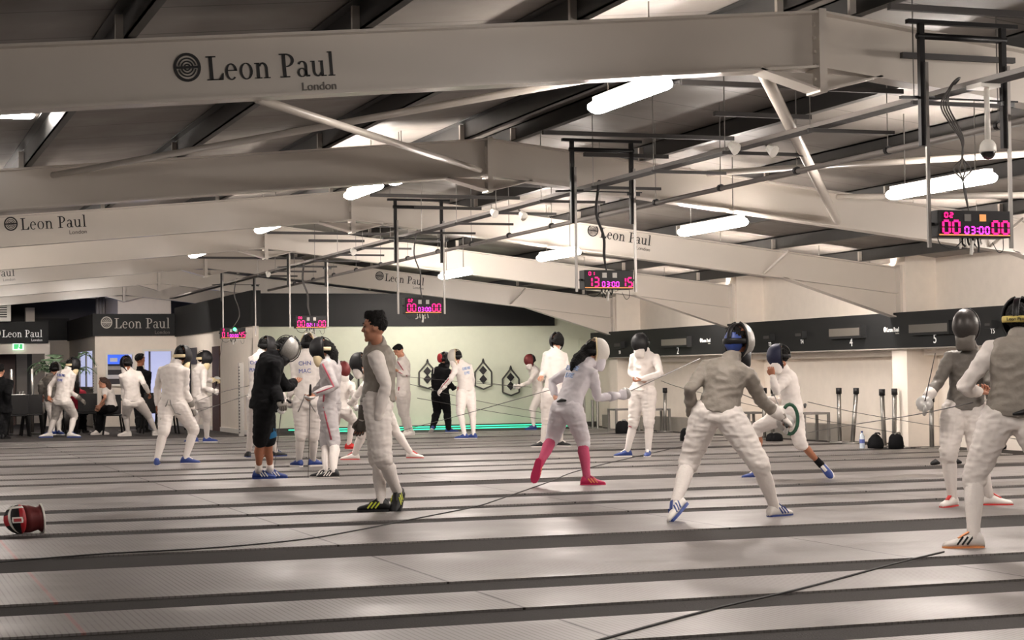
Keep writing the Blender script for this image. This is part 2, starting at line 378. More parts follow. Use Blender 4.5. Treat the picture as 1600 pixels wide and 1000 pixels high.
# small notice, perforated uprights (wall-mounted tall panels)
o = MB().box((XS - .14, onX(316, 560, XS).y, 1.55), (XS - .12, onX(307, 560, XS).y, 1.95)).build('wall_notice', M_['darkgrey']); tag(o, 'small dark notice on the white side wall left of the brown door', 'notice')
def upright(px, ytop_, ybot, Y, label):
    p = onY(px, ybot, Y); t = onY(px, ytop_, Y); b = MB().box((p.x - .055, Y - .04, 0), (p.x + .055, Y, t.z))
    o = b.build('perforated_upright', M_['grey']); s_ = MB()
    for k in range(22):
        z = .06 + k * (t.z - .1) / 22; s_.box((p.x - .058, Y - .046, z), (p.x - .03, Y - .04, z + .03))
    s_.build('slot', M_['darkgrey'], o); tag(o, label, 'post')
upright(377, 567, 668, 38.1, 'grey slotted upright on the wall corner behind the black-hooded coach')
upright(148.5, 574, 618, 47.6, 'grey slotted upright beside the cafe serving window')
# cafe front wall with hatch and doorway openings
YC = 48.0
def xY(px, y=560, Y=YC): return onY(px, y, Y).x
xa, xh0, xh1, xd0, xd1 = 5.72, xY(168), xY(207), xY(226), xY(268)
zh0, zh1, zd1 = onY(190, 600, YC).z, onY(190, 554, YC).z, onY(245, 549, YC).z
wc = MB(); wc.box((xa, YC, 0), (xh0, YC + .12, 2.33)); wc.box((xh0, YC, 0), (xh1, YC + .12, zh0)); wc.box((xh0, YC, zh1), (xh1, YC + .12, 2.33))
wc.box((xh1, YC, 0), (xd0, YC + .12, 2.33)); wc.box((xd0, YC, zd1), (xd1, YC + .12, 2.33)); wc.box((xd1, YC, 0), (XS, YC + .12, 2.33))
struct(wc.build('wall_cafe', M_['wall']))
def frame(x0, x1, z0, z1, Y, w_, nm, m, bottom=True):
    f = MB(); f.box((x0 - w_, Y - .03, z0 - (w_ if bottom else 0)), (x0, Y, z1 + w_)); f.box((x1, Y - .03, z0 - (w_ if bottom else 0)), (x1 + w_, Y, z1 + w_)); f.box((x0, Y - .03, z1), (x1, Y, z1 + w_))
    if bottom: f.box((x0 - .05, Y - .09, z0 - w_), (x1 + .05, Y, z0))
    return f.build(nm, m)
wf = struct(frame(xh0, xh1, zh0, zh1, YC, .05, 'window_1', M_['white']))
struct(frame(xd0, xd1, 0, zd1, YC, .06, 'door_4', M_['white'], False))
# what shows inside: kitchen wall glowing in place of room light, shelves, a fridge with a blue header
struct(MB().box((xa + .1, YC + 1.9, 0), (XS + 1.2, YC + 2.0, 2.6)).build('wall_kitchen', M_['glow']))
fb = empty('drinks_fridge', (xh0 + .35, YC + 1.2, 0)); tag(fb, 'drinks fridge with a blue lit header inside the cafe hatch', 'fridge')
fx = xh0 + .02
MB().box((fx, YC + .9, 0), (fx + .62, YC + 1.4, 1.6)).build('fridge_body', M_['darkgrey'], fb)
MB().box((fx, YC + .86, 1.6), (fx + .62, YC + 1.4, 1.86)).build('fridge_header', M_['bluescreen'], fb)
MB().box((fx + .15, YC + .85, 1.66), (fx + .34, YC + .86, 1.76)).build('header_logo', M_['letter'], fb)
for k, z in enumerate((.95, 1.22, 1.45)): MB().box((fx + .04, YC + .86, z), (fx + .58, YC + .9, z + .1)).build('shelf', M_['grey' if k != 1 else 'white'], fb)
tag(MB().box((xd0 + .28, YC + 1.2, 0), (xd0 + .33, YC + 1.25, 2.1)).build('door_edge', M_['grey']), 'grey door edge seen through the bright cafe doorway', 'door post')
# wall returning away on the left of the cafe front, with a window
yw = 54.0
wl = MB(); ya, yb_ = 48.35, onX(124, 560, xa).y
z0, z1 = 1.02, 1.95
wl.box((xa, YC + .12, 0), (xa + .12, yw, z0)); wl.box((xa, YC + .12, z1), (xa + .12, yw, 2.33)); wl.box((xa, YC + .12, z0), (xa + .12, ya, z1)); wl.box((xa, yb_, z0), (xa + .12, yw, z1))
struct(wl.build('wall_cafe_side', M_['wall']))
wf = MB()
for y in (ya, (ya + yb_) / 2, yb_): wf.box((xa - .02, y - .06, z0), (xa + .02, y + .06, z1))
wf.box((xa - .1, ya, z0 - .05), (xa + .02, yb_, z0)); o = struct(wf.build('window_2', M_['grey'])); MB().box((xa + .04, ya, z0), (xa + .05, yb_, z1)).build('pane', M_['glow'], o)  # pane glows in place of light from the room inside
struct(MB().box((4.3, yw, 0), (xa + .12, yw + .12, 2.4)).build('wall_cafe_end', M_['wall']))
# black fascia round the cafe
struct(MB().box((xa - .06, YC - .06, 2.31), (XS - .1, YC + .1, 2.87)).build('trim_9', M_['black']))
struct(MB().box((xa - .06, YC + .1, 2.31), (xa + .06, yw, 2.87)).build('trim_10', M_['darkgrey']))
struct(MB().box((4.6, yw - .05, 2.33), (xa, yw + .1, 2.95)).build('trim_11', M_['black']))
# left cafe wall, wide dark opening, fascia with the white letters
YL = 50.0; xl1 = onY(78, 560, YL).x; xo1 = onY(70, 560, YL).x
zt = onY(40, 553, YL).z
wl = MB(); wl.box((xo1, YL, 0), (xl1, YL + .12, 2.2)); wl.box((-2, YL, zt), (xo1, YL + .12, 2.2)); struct(wl.build('wall_left_cafe', M_['wall']))
struct(MB().box((-2, YL - .1, 2.17), (onY(75, 520, YL).x, YL + .1, 2.74)).build('trim_12', M_['black']))
struct(MB().box((-2, YL + 3, 0), (4.6, YL + 3.1, 2.6)).build('wall_left_inner', M_['darkgrey']))
o = MB().box((onY(25, 600, YL + 2.8).x, YL + 2.7, .0), (onY(42, 600, YL + 2.8).x, YL + 2.8, 2.0)).build('door_5', M_['skirting']); struct(o)
struct(MB().box((onY(0, 600, YL + 2).x - 1, YL + 2.0, 0), (onY(24, 600, YL + 2).x, YL + 2.1, 2.0)).build('wall_inner_panel', M_['wood']))
# raised white box, upper wall pieces above the fascia
o = MB().box((onY(184, 470, 49.5).x, 49.5, 2.85), (onY(267, 470, 49.5).x, 52, 3.44)).build('boxed_duct', M_['wall']); tag(o, 'white boxed duct standing on the black fascia above the cafe', 'duct')
o = MB()
for k in range(3): o.tube([(onY(152 + k * 5, 470, 52).x, 52, 2.8), (onY(152 + k * 5, 470, 52).x, 52, 3.6)], .045, 8)
tag(o.build('pipe_bundle', M_['skirting'], smooth=True), 'bundle of vertical pale pipes left of the white boxed duct', 'pipes')
o = MB().box((onY(40, 470, 53).x, 53, 2.75), (onY(54, 470, 53).x, 53.3, 3.22)).build('pale_column', M_['wall']); tag(o, 'short pale column above the left cafe fascia', 'column')
gx0, gx1, gz0, gz1 = onY(-8, 490, 49.6).x, onY(17, 490, 49.6).x, onY(10, 502, 49.6).z, onY(10, 475, 49.6).z
g = MB().box((gx0, 49.6, gz0), (gx1, 49.9, gz1)).build('air_conditioning_unit', M_['white']); tag(g, 'white slatted air conditioning unit above the left sign', 'air conditioner')
q = MB()
for k in range(6): z = gz0 + .1 + k * .06; q.box((gx0 + .05, 49.58, z), (gx1 - .1, 49.6, z + .03))
q.build('grille_slats', M_['ink'], g)
# ------------------------------------------------------------------ signs on the fascias
def logo(name, o, u, v, nrm, W, label, m, m2, cat='sign', hscale=1.0, dim=False):
    """emblem + two words + the small word below, W = full width"""
    r = W * .083; root = empty(name, o); tag(root, label, cat)
    mb = MB(); emblem(mb, o + u * r + v * (W * .085), u, v, nrm, r); mb.build('emblem', m, root)
    kk = W * .81 / sum(GL[ch][0] for ch in 'Leon Paul')
    mb = MB(); serif_text(mb, 'Leon', o + u * (W * .195), u, v, nrm, W * .21, kk * sum(GL[ch][0] for ch in 'Leon')); mb.build('lettering', m, root)
    mb = MB(); serif_text(mb, 'Paul', o + u * (W * .195 + kk * sum(GL[ch][0] for ch in 'Leon ')), u, v, nrm, W * .21, kk * sum(GL[ch][0] for ch in 'Paul')); mb.build('lettering', m, root)
    sans('London', o + u * (W * .785) - v * (W * .085), u, v, nrm, W * .05, m2, 'small_lettering', root, W * .215)
    return root
p = onY(157.5, 513, YC - .07); q = onY(265, 513, YC - .07)
logo('wall_sign', p + UZ * 0, UX, UZ, -UY, q.x - p.x, 'silver lettered sign on the black fascia over the cafe doorway', M_['letterdim'], M_['inkgrey'])
p = onY(-12, 527, YL - .11); q = onY(66, 527, YL - .11)
logo('wall_sign', p, UX, UZ, -UY, q.x - p.x, 'bright white lettered sign at the left edge of the photo', M_['letter'], M_['letter'])
e = empty('exit_sign', onY(29, 541, YL - .1)); tag(e, 'small green emergency exit sign below the left white-lettered sign', 'exit sign')
p = onY(20, 547, YL - .1); q = onY(37, 536, YL - .1)
MB().box((p.x, YL - .08, p.z), (q.x, YL - .04, q.z)).build('sign_case', M_['exitwhite'], e)
c = (p + q) / 2; mb = MB(); hh = (q.z - p.z)
mb.box((p.x + .03, YL - .086, p.z + .03), (p.x + .12, YL - .081, q.z - .03)); mb.box((q.x - .1, YL - .086, p.z + .03), (q.x - .03, YL - .081, q.z - .03))
mb.ball((c.x, YL - .084, c.z + hh * .25), .02); mb.bar((c.x, YL - .084, c.z + .03), (c.x - .03, YL - .084, c.z - .06), .03, .005, UY); mb.bar((c.x, YL - .084, c.z + .0), (c.x + .05, YL - .084, c.z - .05), .02, .005, UY)
mb.build('running_figure', M_['exitgreen'], e)

# ------------------------------------------------------------------ roof, portal frames
rf = MB(); zr = lambda X: ztop(X) + .21
for (xa_, xb_) in ((-8, RX), (RX, XW + .2)):
    rf.hexa([(xa_, -4, zr(xa_)), (xb_, -4, zr(xb_)), (xb_, 56, zr(xb_)), (xa_, 56, zr(xa_)), (xa_, -4, zr(xa_) + .06), (xb_, -4, zr(xb_) + .06), (xb_, 56, zr(xb_) + .06), (xa_, 56, zr(xa_) + .06)])
struct(rf.build('ceiling', M_['roof']))
pname = ['nearest, with the big black lettering', 'second, plain and in shadow', 'third, lettered on both slopes', 'fourth, plain pale frame', 'fifth, lettered on both slopes', 'sixth, above the cafe', 'seventh, above the cafe at the far end']
def rafter(Y, i):
    root = empty('portal_frame', (RX, Y, RZ - .4)); tag(root, 'pale steel roof portal frame, ' + pname[i], 'roof beam', 'portal frames')
    root['label'] = 'pale steel roof portal frame, ' + pname[i]; del root['group']
    tf, dp, fw = .018, .40, .10
    mb = MB()
    for xa_, xb_ in ((-7.8, RX), (RX, 15.5)):
        za, zb = ztop(xa_), ztop(xb_)
        mb.hexa([(xa_, Y - .008, za - dp), (xb_, Y - .008, zb - dp), (xb_, Y + .008, zb - dp), (xa_, Y + .008, za - dp), (xa_, Y - .008, za), (xb_, Y - .008, zb), (xb_, Y + .008, zb), (xa_, Y + .008, za)])
    mb.build('web', M_['beam'], root)
    for off in (0, dp):
        mb = MB()
        for xa_, xb_ in ((-7.8, RX), (RX, 15.5)):
            za, zb = ztop(xa_) - off, ztop(xb_) - off
            mb.hexa([(xa_, Y - fw, za - tf), (xb_, Y - fw, zb - tf), (xb_, Y + fw, zb - tf), (xa_, Y + fw, za - tf), (xa_, Y - fw, za), (xb_, Y - fw, zb), (xb_, Y + fw, zb), (xa_, Y + fw, za)])
        mb.build('flange', M_['beam'], root)
    # apex haunch: a shallow V below the ridge, end plate with bolts
    mb = MB(); zl, zrr = ztop(RX - .5) - dp, ztop(RX + .5) - dp
    mb.prism([Vector((RX - .5, Y - .008, zl)), Vector((RX, Y - .008, RZ - .58)), Vector((RX + .5, Y - .008, zrr))], (0, .016, 0))
    mb.bar((RX - .5, Y, zl), (RX, Y, RZ - .585), 2 * fw, .015); mb.bar((RX, Y, RZ - .585), (RX + .5, Y, zrr), 2 * fw, .015)
    mb.build('apex_haunch', M_['beam'], root)
    MB().box((RX - .03, Y - fw - .012, RZ - .60), (RX + .03, Y + fw, RZ + .01)).build('apex_plate', M_['beam'], root)
    mb = MB()
    for k in range(5): mb.tube([(RX - .045, Y - .05, RZ - .1 - .1 * k), (RX - .03, Y - .05, RZ - .1 - .1 * k)], .014, 6); mb.tube([(RX + .03, Y - .05, RZ - .1 - .1 * k), (RX + .045, Y - .05, RZ - .1 - .1 * k)], .014, 6)
    mb.build('bolts', M_['beam'], root)
    # eaves haunch and column
    mb = MB(); x0, x1 = 13.4, 15.4; za, zb = ztop(x0) - dp, ztop(x1) - dp; zl = 2.02
    mb.prism([Vector((x0, Y - .008, za)), Vector((x1, Y - .008, zl)), Vector((x1, Y - .008, zb))], (0, .016, 0)); mb.bar((x0, Y, za), (x1, Y, zl), 2 * fw, .016)
    mb.build('eaves_haunch', M_['beam'], root)
    MB().box((x1, Y - fw - .04, 1.9), (x1 + .05, Y + fw, ztop(15.4) + .03)).build('end_plate', M_['beam'], root)
    # cleats on the top flange and small stay near the eaves
    for xp in PX:
        MB().box((xp - .05, Y - .02, ztop(xp)), (xp + .0, Y + .02, ztop(xp) + .17)).build('cleat', M_['beam'], root)
    MB().bar((13.1, Y - .02, ztop(13.1) - dp + .02), (13.3, Y - .45, ztop(13.2) - .05), .03, .03).build('stay', M_['beam'], root)
PX = [-6.2, -4.6, -3.05, -1.5, .05, 1.62, 3.18, 4.74, 6.35, 6.95, 8.5, 10.1, 11.7, 13.3, 14.8]
for i, Y in enumerate(FY): rafter(Y, i)
k = 0
pl = ['far left', 'left', 'left', 'left', 'left edge', 'over the near left sign end', 'over the big black lettering', 'right of the big black lettering', 'just left of the ridge', 'just right of the ridge', 'above the second lamp row', 'right of the second lamp row', 'over the eaves side', 'near the right wall', 'next to the right wall']
ords = ['first', 'second', 'third', 'fourth', 'fifth', 'sixth', 'seventh', 'eighth', 'ninth', 'tenth', 'eleventh', 'twelfth', 'thirteenth', 'fourteenth', 'fifteenth']
for i, xp in enumerate(PX):
    sl = 1 if xp < RX else -1; z = ztop(xp)
    mb = MB(); t = .012
    mb.box((xp, -4, z + .01), (xp + t, 55.6, z + .2))
    mb.box((xp, -4, z + .01), (xp + .07 * sl, 55.6, z + .01 + t)); mb.box((xp, -4, z + .2 - t), (xp - .07 * sl, 55.6, z + .2))
    o = mb.build('roof_purlin', M_['purlin']); tag(o, 'dark roof purlin, ' + pl[i] + ', ' + ords[i] + ' from the left', 'purlin')
# bracing tubes between frames
def brace(p, q, r, label, flat=False):
    mb = MB(); mb.tube([p, q], r, 10); o = mb.build('bracing_tube', M_['beam'], smooth=True); tag(o, label, 'brace'); return o
zb1 = lambda X: ztop(X) - .41
brace((2.5, 12.05, zb1(2.5)), (6.5, 19.4, zb1(6.5) + .06), .032, 'pale bracing tube running from under the black lettering to the second frame')
brace((1.9, 19.4, ztop(1.9) - .1), (6.1, 12.1, zb1(6.1) + .17), .032, 'pale bracing tube rising from the left of the second frame toward the ridge')
brace((6.25, 12.1, zb1(6.2) - .01), (10.95, 19.4, zb1(10.9) + .05), .048, 'pale bracing tube falling from the near ridge to the right')
brace((9.27, 19.4, 3.5), (10.9, 12.1, 3.05), .035, 'pale bracing tube crossing behind the near hanging scoreboard, upper of two')
brace((10.97, 19.4, 3.26), (11.4, 12.1, 2.62), .035, 'pale bracing tube crossing behind the near hanging scoreboard, lower of two')
# logos on the frames
def frame_logo(Y, x0, x1, y0, y1, label):
    Yp = Y - .009; p = onY(x0, y0, Yp); q = onY(x1, y1, Yp); u = (q - p).normalized(); v = UY.cross(u) * -1
    if v.z < 0: v = -v
    logo('frame_lettering', p + v * 0, u, v, -UY, (q - p).length, label, M_['ink'], M_['inkgrey'], 'lettering')
frame_logo(FY[0], 273, 524, 128, 118, 'large black lettering and round emblem on the nearest roof frame')
frame_logo(FY[2], 7, 135, 361, 354, 'black lettering with emblem on the third roof frame at the left')
frame_logo(FY[4], -64, 23, 437, 431, 'end of black lettering cut by the left edge, on the fifth roof frame')
frame_logo(FY[2], 917, 1016, 368, 384, 'black lettering with emblem on the right slope of the third roof frame')
frame_logo(FY[4], 586, 662, 437, 446, 'small black lettering on the right slope of the fifth roof frame')

# ------------------------------------------------------------------ lamps
def lamp(x, y0, y1, z, label, cat='strip light'):
    root = empty('strip_light', (x, (y0 + y1) / 2, z)); tag(root, label, cat); LAST[0] = root.name
    mb = MB(); mb.tube([(x, y0 + .03, z), (x, y1 - .03, z)], [(.085, .05), (.085, .05)], 14, wax=(1, 0, 0), round_ends=True); d = mb.build('diffuser', M_['lamp'], root, smooth=True)
    mb = MB(); mb.box((x - .045, y0 + .04, z + .04), (x + .045, y1 - .04, z + .08))
    mb.build('housing', M_['white'], root)
    for y in (y0 + .25, y1 - .25): mb = MB(); mb.tube([(x, y, z + .07), (x, y, ztop(x) + .2)], .006, 6); mb.build('hanger', M_['grey'], root)
LAST = ['']
def lampx(x0, x1, y, z, label, shade=False):
    root = empty('strip_light', ((x0 + x1) / 2, y, z)); tag(root, label, 'strip light', 'added strip lights behind the roof frames'); LAST[0] = root.name
    mb = MB(); mb.tube([(x0, y, z), (x1, y, z)], .05, 10, round_ends=True); mb.build('diffuser', M_['lamp'], root, smooth=True)
    MB().box((x0, y - .03, z + .045), (x1, y + .03, z + .08)).build('housing', M_['white'], root)
    if shade: MB().box((x0 - .3, y - .05, z + .09), (x1 + .3, y + .5, z + .1)).build('upper_light_shield', M_['white'], root)  # added plate keeping the lamp's light off the roof above
    for x in (x0 + .2, x1 - .2): mb = MB(); mb.tube([(x, y, z + .05), (x, y, ztop(x) + .22)], .006, 6); mb.build('hanger', M_['grey'], root)
row1 = [(5.47, 12.15, 13.45), (5.6, 20.4, 21.65), (5.62, 25.65, 27.05), (5.62, 31.6, 32.8)]
lb = ['left row, brightest lamp under the nearest frame', 'left row, lamp in front of the third frame', 'left row, third glowing lamp back', 'left row, farthest glowing lamp']
for (x, a, b), l in zip(row1, lb): lamp(x, a, b, 3.29 if a < 13 else 3.38, 'glowing white strip light, ' + l)
lamp(5.76, 19.7, 20.3, 3.42, 'glowing white strip light directly behind the second frame, short-looking')
row2 = [(9.58, 14.2, 15.9), (9.56, 19.1, 20.75), (9.56, 24.3, 25.75), (9.62, 29.4, 30.85)]
lb = ['right row, long lamp beside the near scoreboard', 'right row, lamp right of the second scoreboard', 'right row, lamp left of the second scoreboard', 'right row, lamp above the third scoreboard']
for (x, a, b), l in zip(row2, lb): lamp(x, a, b, 2.92, 'glowing white strip light, ' + l)
lampx(onY(-60, 176, 17.0).x, onY(46, 176, 17.0).x, 17.0, onY(28, 177, 17.0).z, 'glowing white strip light cut by the left edge of the photo'); del D.objects[LAST[0]]['group']
lamp(5.5, 7.7, 9.1, 3.38, 'glowing white strip light cut by the top edge of the photo')
for x, y in ((9.95, 9.3), (5.5, 2.5), (13.4, 8.5), (-3.2, 3.0), (-3.2, 14.0), (-3.2, 27.5), (1.15, 21.5), (1.15, 28.5), (13.9, 14.0), (14.2, 16.8)):  # lamps added out of view to raise the hall's brightness
    lamp(x, y, y + 1.5, min(3.38, ztop(x) - .3), 'added unseen white strip light brightening the hall from out of view')
    D.objects[LAST[0]]['group'] = 'added strip lights out of view'
# transverse strips added out of sight close behind the frames to brighten the hall
for x, y in ((12.0, 19.75), (13.6, 19.75), (8.6, 25.75), (12.3, 25.75), (14.0, 25.75), (2.2, 31.65), (12.4, 31.65), (14.0, 31.65), (3.0, 37.45), (11.0, 37.45), (3.0, 43.5), (5.6, 43.5), (5.0, 37.45)):
    lampx(x, x + 1.3, y, ztop(x + .65) - .26, 'added white strip light hidden behind a pale roof frame to brighten the hall', y > 37)
# ------------------------------------------------------------------ overhead cable tray, pipe, hangers
TX, TZ, PXX, PZ = 7.45, 3.20, 8.07, 3.03
root = empty('cable_tray', (TX, 5, TZ)); tag(root, 'long perforated grey cable tray running over the scoreboards into the distance', 'cable tray')
MB().box((TX - .075, 4, TZ - .005), (TX + .075, 46.5, TZ)).build('tray_floor', M_['tray'], root)
for s_ in (-1, 1): MB().box((TX + s_ * .075 - .004, 4, TZ - .005), (TX + s_ * .075 + .004, 46.5, TZ + .03)).build('tray_edge', M_['pipe'], root)
mb = MB(); mb.tube([(PXX, 4, PZ), (PXX, 38.0, PZ - .02)], .024, 10); o = mb.build('ceiling_pipe', M_['pipe'], smooth=True); tag(o, 'long thin grey pipe hung in clips to the right of the cable tray', 'pipe')
pr = o
ys = [8.7 + 1.58 * k for k in range(18)]
for y in ys: mb = MB(); mb.tube([(PXX, y - .02, PZ), (PXX, y + .02, PZ)], .036, 10); mb.build('pipe_clip', M_['blackmetal'], pr)
for i, y in enumerate(ys):
    root = empty('hanger_bracket', (TX, y, TZ))
    tag(root, None, 'hanger', 'hangers of the cable tray and pipe'); root['label'] = 'threaded rods and cross bar holding the cable tray and pipe'
    mb = MB(); zt_ = min(ztop(PXX), ztop(TX)) - .14
    mb.bar((TX - 1.25 if i % 2 else TX - .2, y, zt_), (PXX + .15, y, zt_), .041, .041); mb.build('top_channel', M_['darkgrey'], root)
    MB().bar((TX - .12, y, TZ - .025), (PXX + .06, y, TZ - .025), .03, .03).build('cross_bar', M_['darkgrey'], root)
    for a_ in ((TX - .1, y, TZ - .03), (PXX, y, PZ)): mb = MB(); mb.tube([a_, (a_[0], y, zt_)], .0045, 5); mb.build('threaded_rod', M_['grey'], root)
    for a_ in (TX - .1, PXX): mb = MB(); mb.tube([(a_, y, zt_), (a_, y, zr(a_))], .006, 5); mb.build('roof_fixing', M_['grey'], root)
# small white spot heads fixed on the tray
for i, (px, py, Y, l) in enumerate([(1147, 231, 14.0, 'small white lamp head on the cable tray, left of the near pair'), (1206, 235, 13.75, 'small pale cone lamp head on the cable tray, right of the near pair'),
        (772, 333, 20.3, 'small white lamp head on the cable tray, left of the middle pair'), (817, 337, 20.0, 'small pale cone lamp head on the cable tray, right of the middle pair'), (419, 428, 32.4, 'small white lamp head on the far part of the cable tray'), (552, 393, 26.4, 'small white lamp head on the cable tray left of the third scoreboard frame')]):
    x = TX - .12 if (i % 2 == 0 or i > 3) else TX + .13; pp = onX(px, py, x); Y = pp.y; z = pp.z
    root = empty('spot_head', (x, Y, z)); tag(root, l, 'lamp')
    mb = MB(); mb.tube([(x, Y - .05, z - .02), (x - .02, Y + .02, z + .03)], [(.06, .045), (.036, .03)], 8); mb.build('head', M_['white'], root)
    MB().bar((x, Y + .02, z + .02), (TX + (.07 if x > TX else -.07), Y + .03, TZ + .01), .02, .02).build('bracket', M_['grey'], root)
# ------------------------------------------------------------------ scoreboards
SEG = {'0': 'abcdef', '1': 'bc', '2': 'abged', '3': 'abgcd', '4': 'fgbc', '5': 'afgcd', '6': 'afgedc', '7': 'abc', '8': 'abcdefg', '9': 'abcdfg'}
def seven(mb, ch, x, z, wd, h, Y, t):
    for s_ in SEG[ch]:
        a, b = {'a': ((0, h), (wd, h)), 'b': ((wd, h), (wd, h / 2)), 'c': ((wd, h / 2), (wd, 0)), 'd': ((0, 0), (wd, 0)), 'e': ((0, 0), (0, h / 2)), 'f': ((0, h / 2), (0, h)), 'g': ((0, h / 2), (wd, h / 2))}[s_]
        g = .12
        ax, az = a[0] + (b[0] - a[0]) * g, a[1] + (b[1] - a[1]) * g; bx, bz = b[0] - (b[0] - a[0]) * g, b[1] - (b[1] - a[1]) * g
        mb.bar((x + ax, Y, z + az), (x + bx, Y, z + bz), t, .004, UY)
def wire(pts, r, m, nm, parent):
    """smooth thin cable through the points"""
    P = [Vector(p) for p in pts]; out = []
    for i in range(len(P) - 1):
        p0, p1, p2, p3 = P[max(i - 1, 0)], P[i], P[i + 1], P[min(i + 2, len(P) - 1)]
        for k in range(6):
            t = k / 6; out.append(.5 * ((2 * p1) + (p2 - p0) * t + (2 * p0 - 5 * p1 + 4 * p2 - p3) * t * t + (3 * p1 - p0 - 3 * p2 + p3) * t ** 3))
    out.append(P[-1]); mb = MB(); mb.tube(out, r, 6); return mb.build(nm, m, parent, smooth=True)
boards = [(11.3, (1454, 1579, 328, 371), '02', '00', '0300', '00', 'nearest scoreboard, reading 00 03:00 00 with small 02, hanging at the upper right'),
          (18.1, (905, 990, 421, 452), '01', '13', '0300', '15', 'second scoreboard, reading 13 03:00 15, hanging right of the middle'),
          (24.9, (627, 690, 464, 490), '02', '00', '0300', '00', 'third scoreboard, hanging in the middle over the white-masked fencer'),
          (31.75, (457, 510, 492, 513), '00', '00', '0211', '00', 'fourth scoreboard, hanging over the black-masked pair'),
          (38.0, (341, 384, 511, 529), '0', '01', '0000', '45', 'farthest scoreboard, with a green light, in front of the cafe corner')]
for bi, (Y, (xl, xr, yt, yb), s1, d1, d2, d3, l) in enumerate(boards):
    far = bi == 4
    p0 = onY(xl + (xr - xl) * .10, yb, Y); p1 = onY(xr, yb, Y); zb_ = (p0.z + p1.z) / 2; zt_ = (onY(xl + (xr - xl) * .1, yt, Y).z + onY(xr, yt + 2, Y).z) / 2
    x0, x1 = p0.x, p1.x; W = x1 - x0; H = zt_ - zb_; yd = .15
    root = empty('scoreboard', ((x0 + x1) / 2, Y, zb_)); tag(root, l, 'scoreboard')
    MB().box((x0, Y, zb_), (x1, Y + yd, zt_)).build('case', M_['blackmetal'], root, bevel=.006)
    MB().box((x0 + .005, Y - .004, zb_ + .012), (x1 - .005, Y, zb_ + .022)).build('amber_strip', M_['amber'], root)
    for q, ds in ((.05, d1), (.735, d3)):
        for i, ch in enumerate(ds): mb = MB(); seven(mb, ch, x0 + W * (q + .012 + i * .135), zb_ + H * .14, W * .085, H * .46, Y - .006, W * .027); mb.build('score_digit', M_['led'], root)
    for i, ch in enumerate(s1): mb = MB(); seven(mb, ch, x0 + W * (.085 + i * .07), zb_ + H * .73, W * .04, H * .17, Y - .006, W * .016); mb.build('period_digit', M_['led'], root)
    for i, ch in enumerate(d2): mb = MB(); seven(mb, ch, x0 + W * (.36 + i * .085 + (.03 if i > 1 else 0)), zb_ + H * .14, W * .05, H * .25, Y - .006, W * .018); mb.build('timer_digit', M_['ledv'], root)
    mb = MB()
    for z in (.2, .32): mb.box((x0 + W * .525, Y - .008, zb_ + H * z), (x0 + W * .54, Y - .004, zb_ + H * (z + .04)))
    mb.build('timer_colon', M_['ledv'], root)
    for q in (.36, .57): mb = MB(); mb.box((x0 + W * q, Y - .003, zb_ + H * .6), (x0 + W * (q + .09), Y, zb_ + H * .86)); mb.build('hit_lamp', M_['amber' if (bi == 0 and q > .5) else 'grey'], root)
    for x in (x0 - .03, x1 + .0): mb = MB(); mb.box((x, Y + .05, (zb_ + zt_) / 2 - .01), (x + .03, Y + .09, (zb_ + zt_) / 2 + .01)); mb.build('side_knob', M_['blackmetal'], root)
    if far: mb = MB(); mb.ball((x0 + W * .55, Y - .02, zb_ + H * .85), .035); mb.build('green_lamp', M_['greenbulb'], root, smooth=True)
    # plugs and hanging cables below
    rnd = random.Random(bi)
    mb = MB(); mb2 = MB()
    for k in range(9):
        x = x0 + W * (.36 + .035 * k); z = zb_ - rnd.uniform(.02, .06)
        (mb if k % 2 else mb2).tube([(x, Y + .06, zb_), (x + rnd.uniform(-.01, .01), Y + .06, z), (x + rnd.uniform(-.03, .03), Y + .05, z - rnd.uniform(.01, .05))], .008, 6)
    mb2.tube([(x0 + W * .52, Y + .05, zb_ - .02), (x0 + W * .5, Y + .05, zb_ - .12)], .014, 6)
    mb.build('plugs', M_['blackmetal'], root); mb2.build('plugs', M_['white'], root)
    wire([(x0 + .02, Y + .05, zb_ + .01), (x0 + .05, Y + .05, zb_ - .05), (x0 + W * .25, Y + .05, zb_ - .075), (x0 + W * .38, Y + .05, zb_ - .02)], .004, M_['blackcable'], 'loop_cable', root)
    wire([(x1 - .03, Y + .05, zb_ + .01), (x1 - .03, Y + .05, zb_ - .08), (x1 - .07, Y + .05, zb_ - .1), (x1 - W * .2, Y + .05, zb_ - .03)], .003, M_['blackcable'], 'loop_cable', root)
    # hanging frame
    fx0, fx1 = 7.11, 7.785
    zt2 = 3.67; zlow = 2.07
    fr_ = empty('hanging_frame', (7.45, Y, zt2)); tag(fr_, 'black and silver hanging frame around the ' + l.split(',')[0], 'hanging frame')
    mb = MB(); mb.bar((fx0 - .11, Y + .07, zt2), (fx1 + .12, Y + .07, zt2), .045, .03); mb.build('top_bar', M_['blackmetal'], fr_)
    mb = MB(); mb.tube([(fx0 - .03, Y + .07, zt2 - .1), (fx1 + .03, Y + .07, zt2 - .1)], .024, 8); mb.build('spacer_bar', M_['blackmetal'], fr_, smooth=True)
    for x in (fx0, fx1):
        MB().box((x - .02, Y + .05, 2.79), (x + .02, Y + .09, zt2)).build('channel', M_['blackmetal'], fr_)
        MB().box((x + .008, Y + .03, zlow), (x + .033, Y + .05, 3.38)).build('sliding_tube', M_['steel'], fr_)
    mb = MB(); mb.bar((fx0 - .03, Y + .07, 3.13), (fx1 + .12, Y + .07, 3.13), .012, .012); mb.bar((fx0 - .2, Y + .02, 3.12), (fx0 + .15, Y + .16, 3.15), .03, .02); mb.bar((fx1 - .05, Y + .05, 3.11), (fx1 + .1, Y + .1, 3.11), .03, .03); mb.build('side_arms', M_['blackmetal'], fr_)
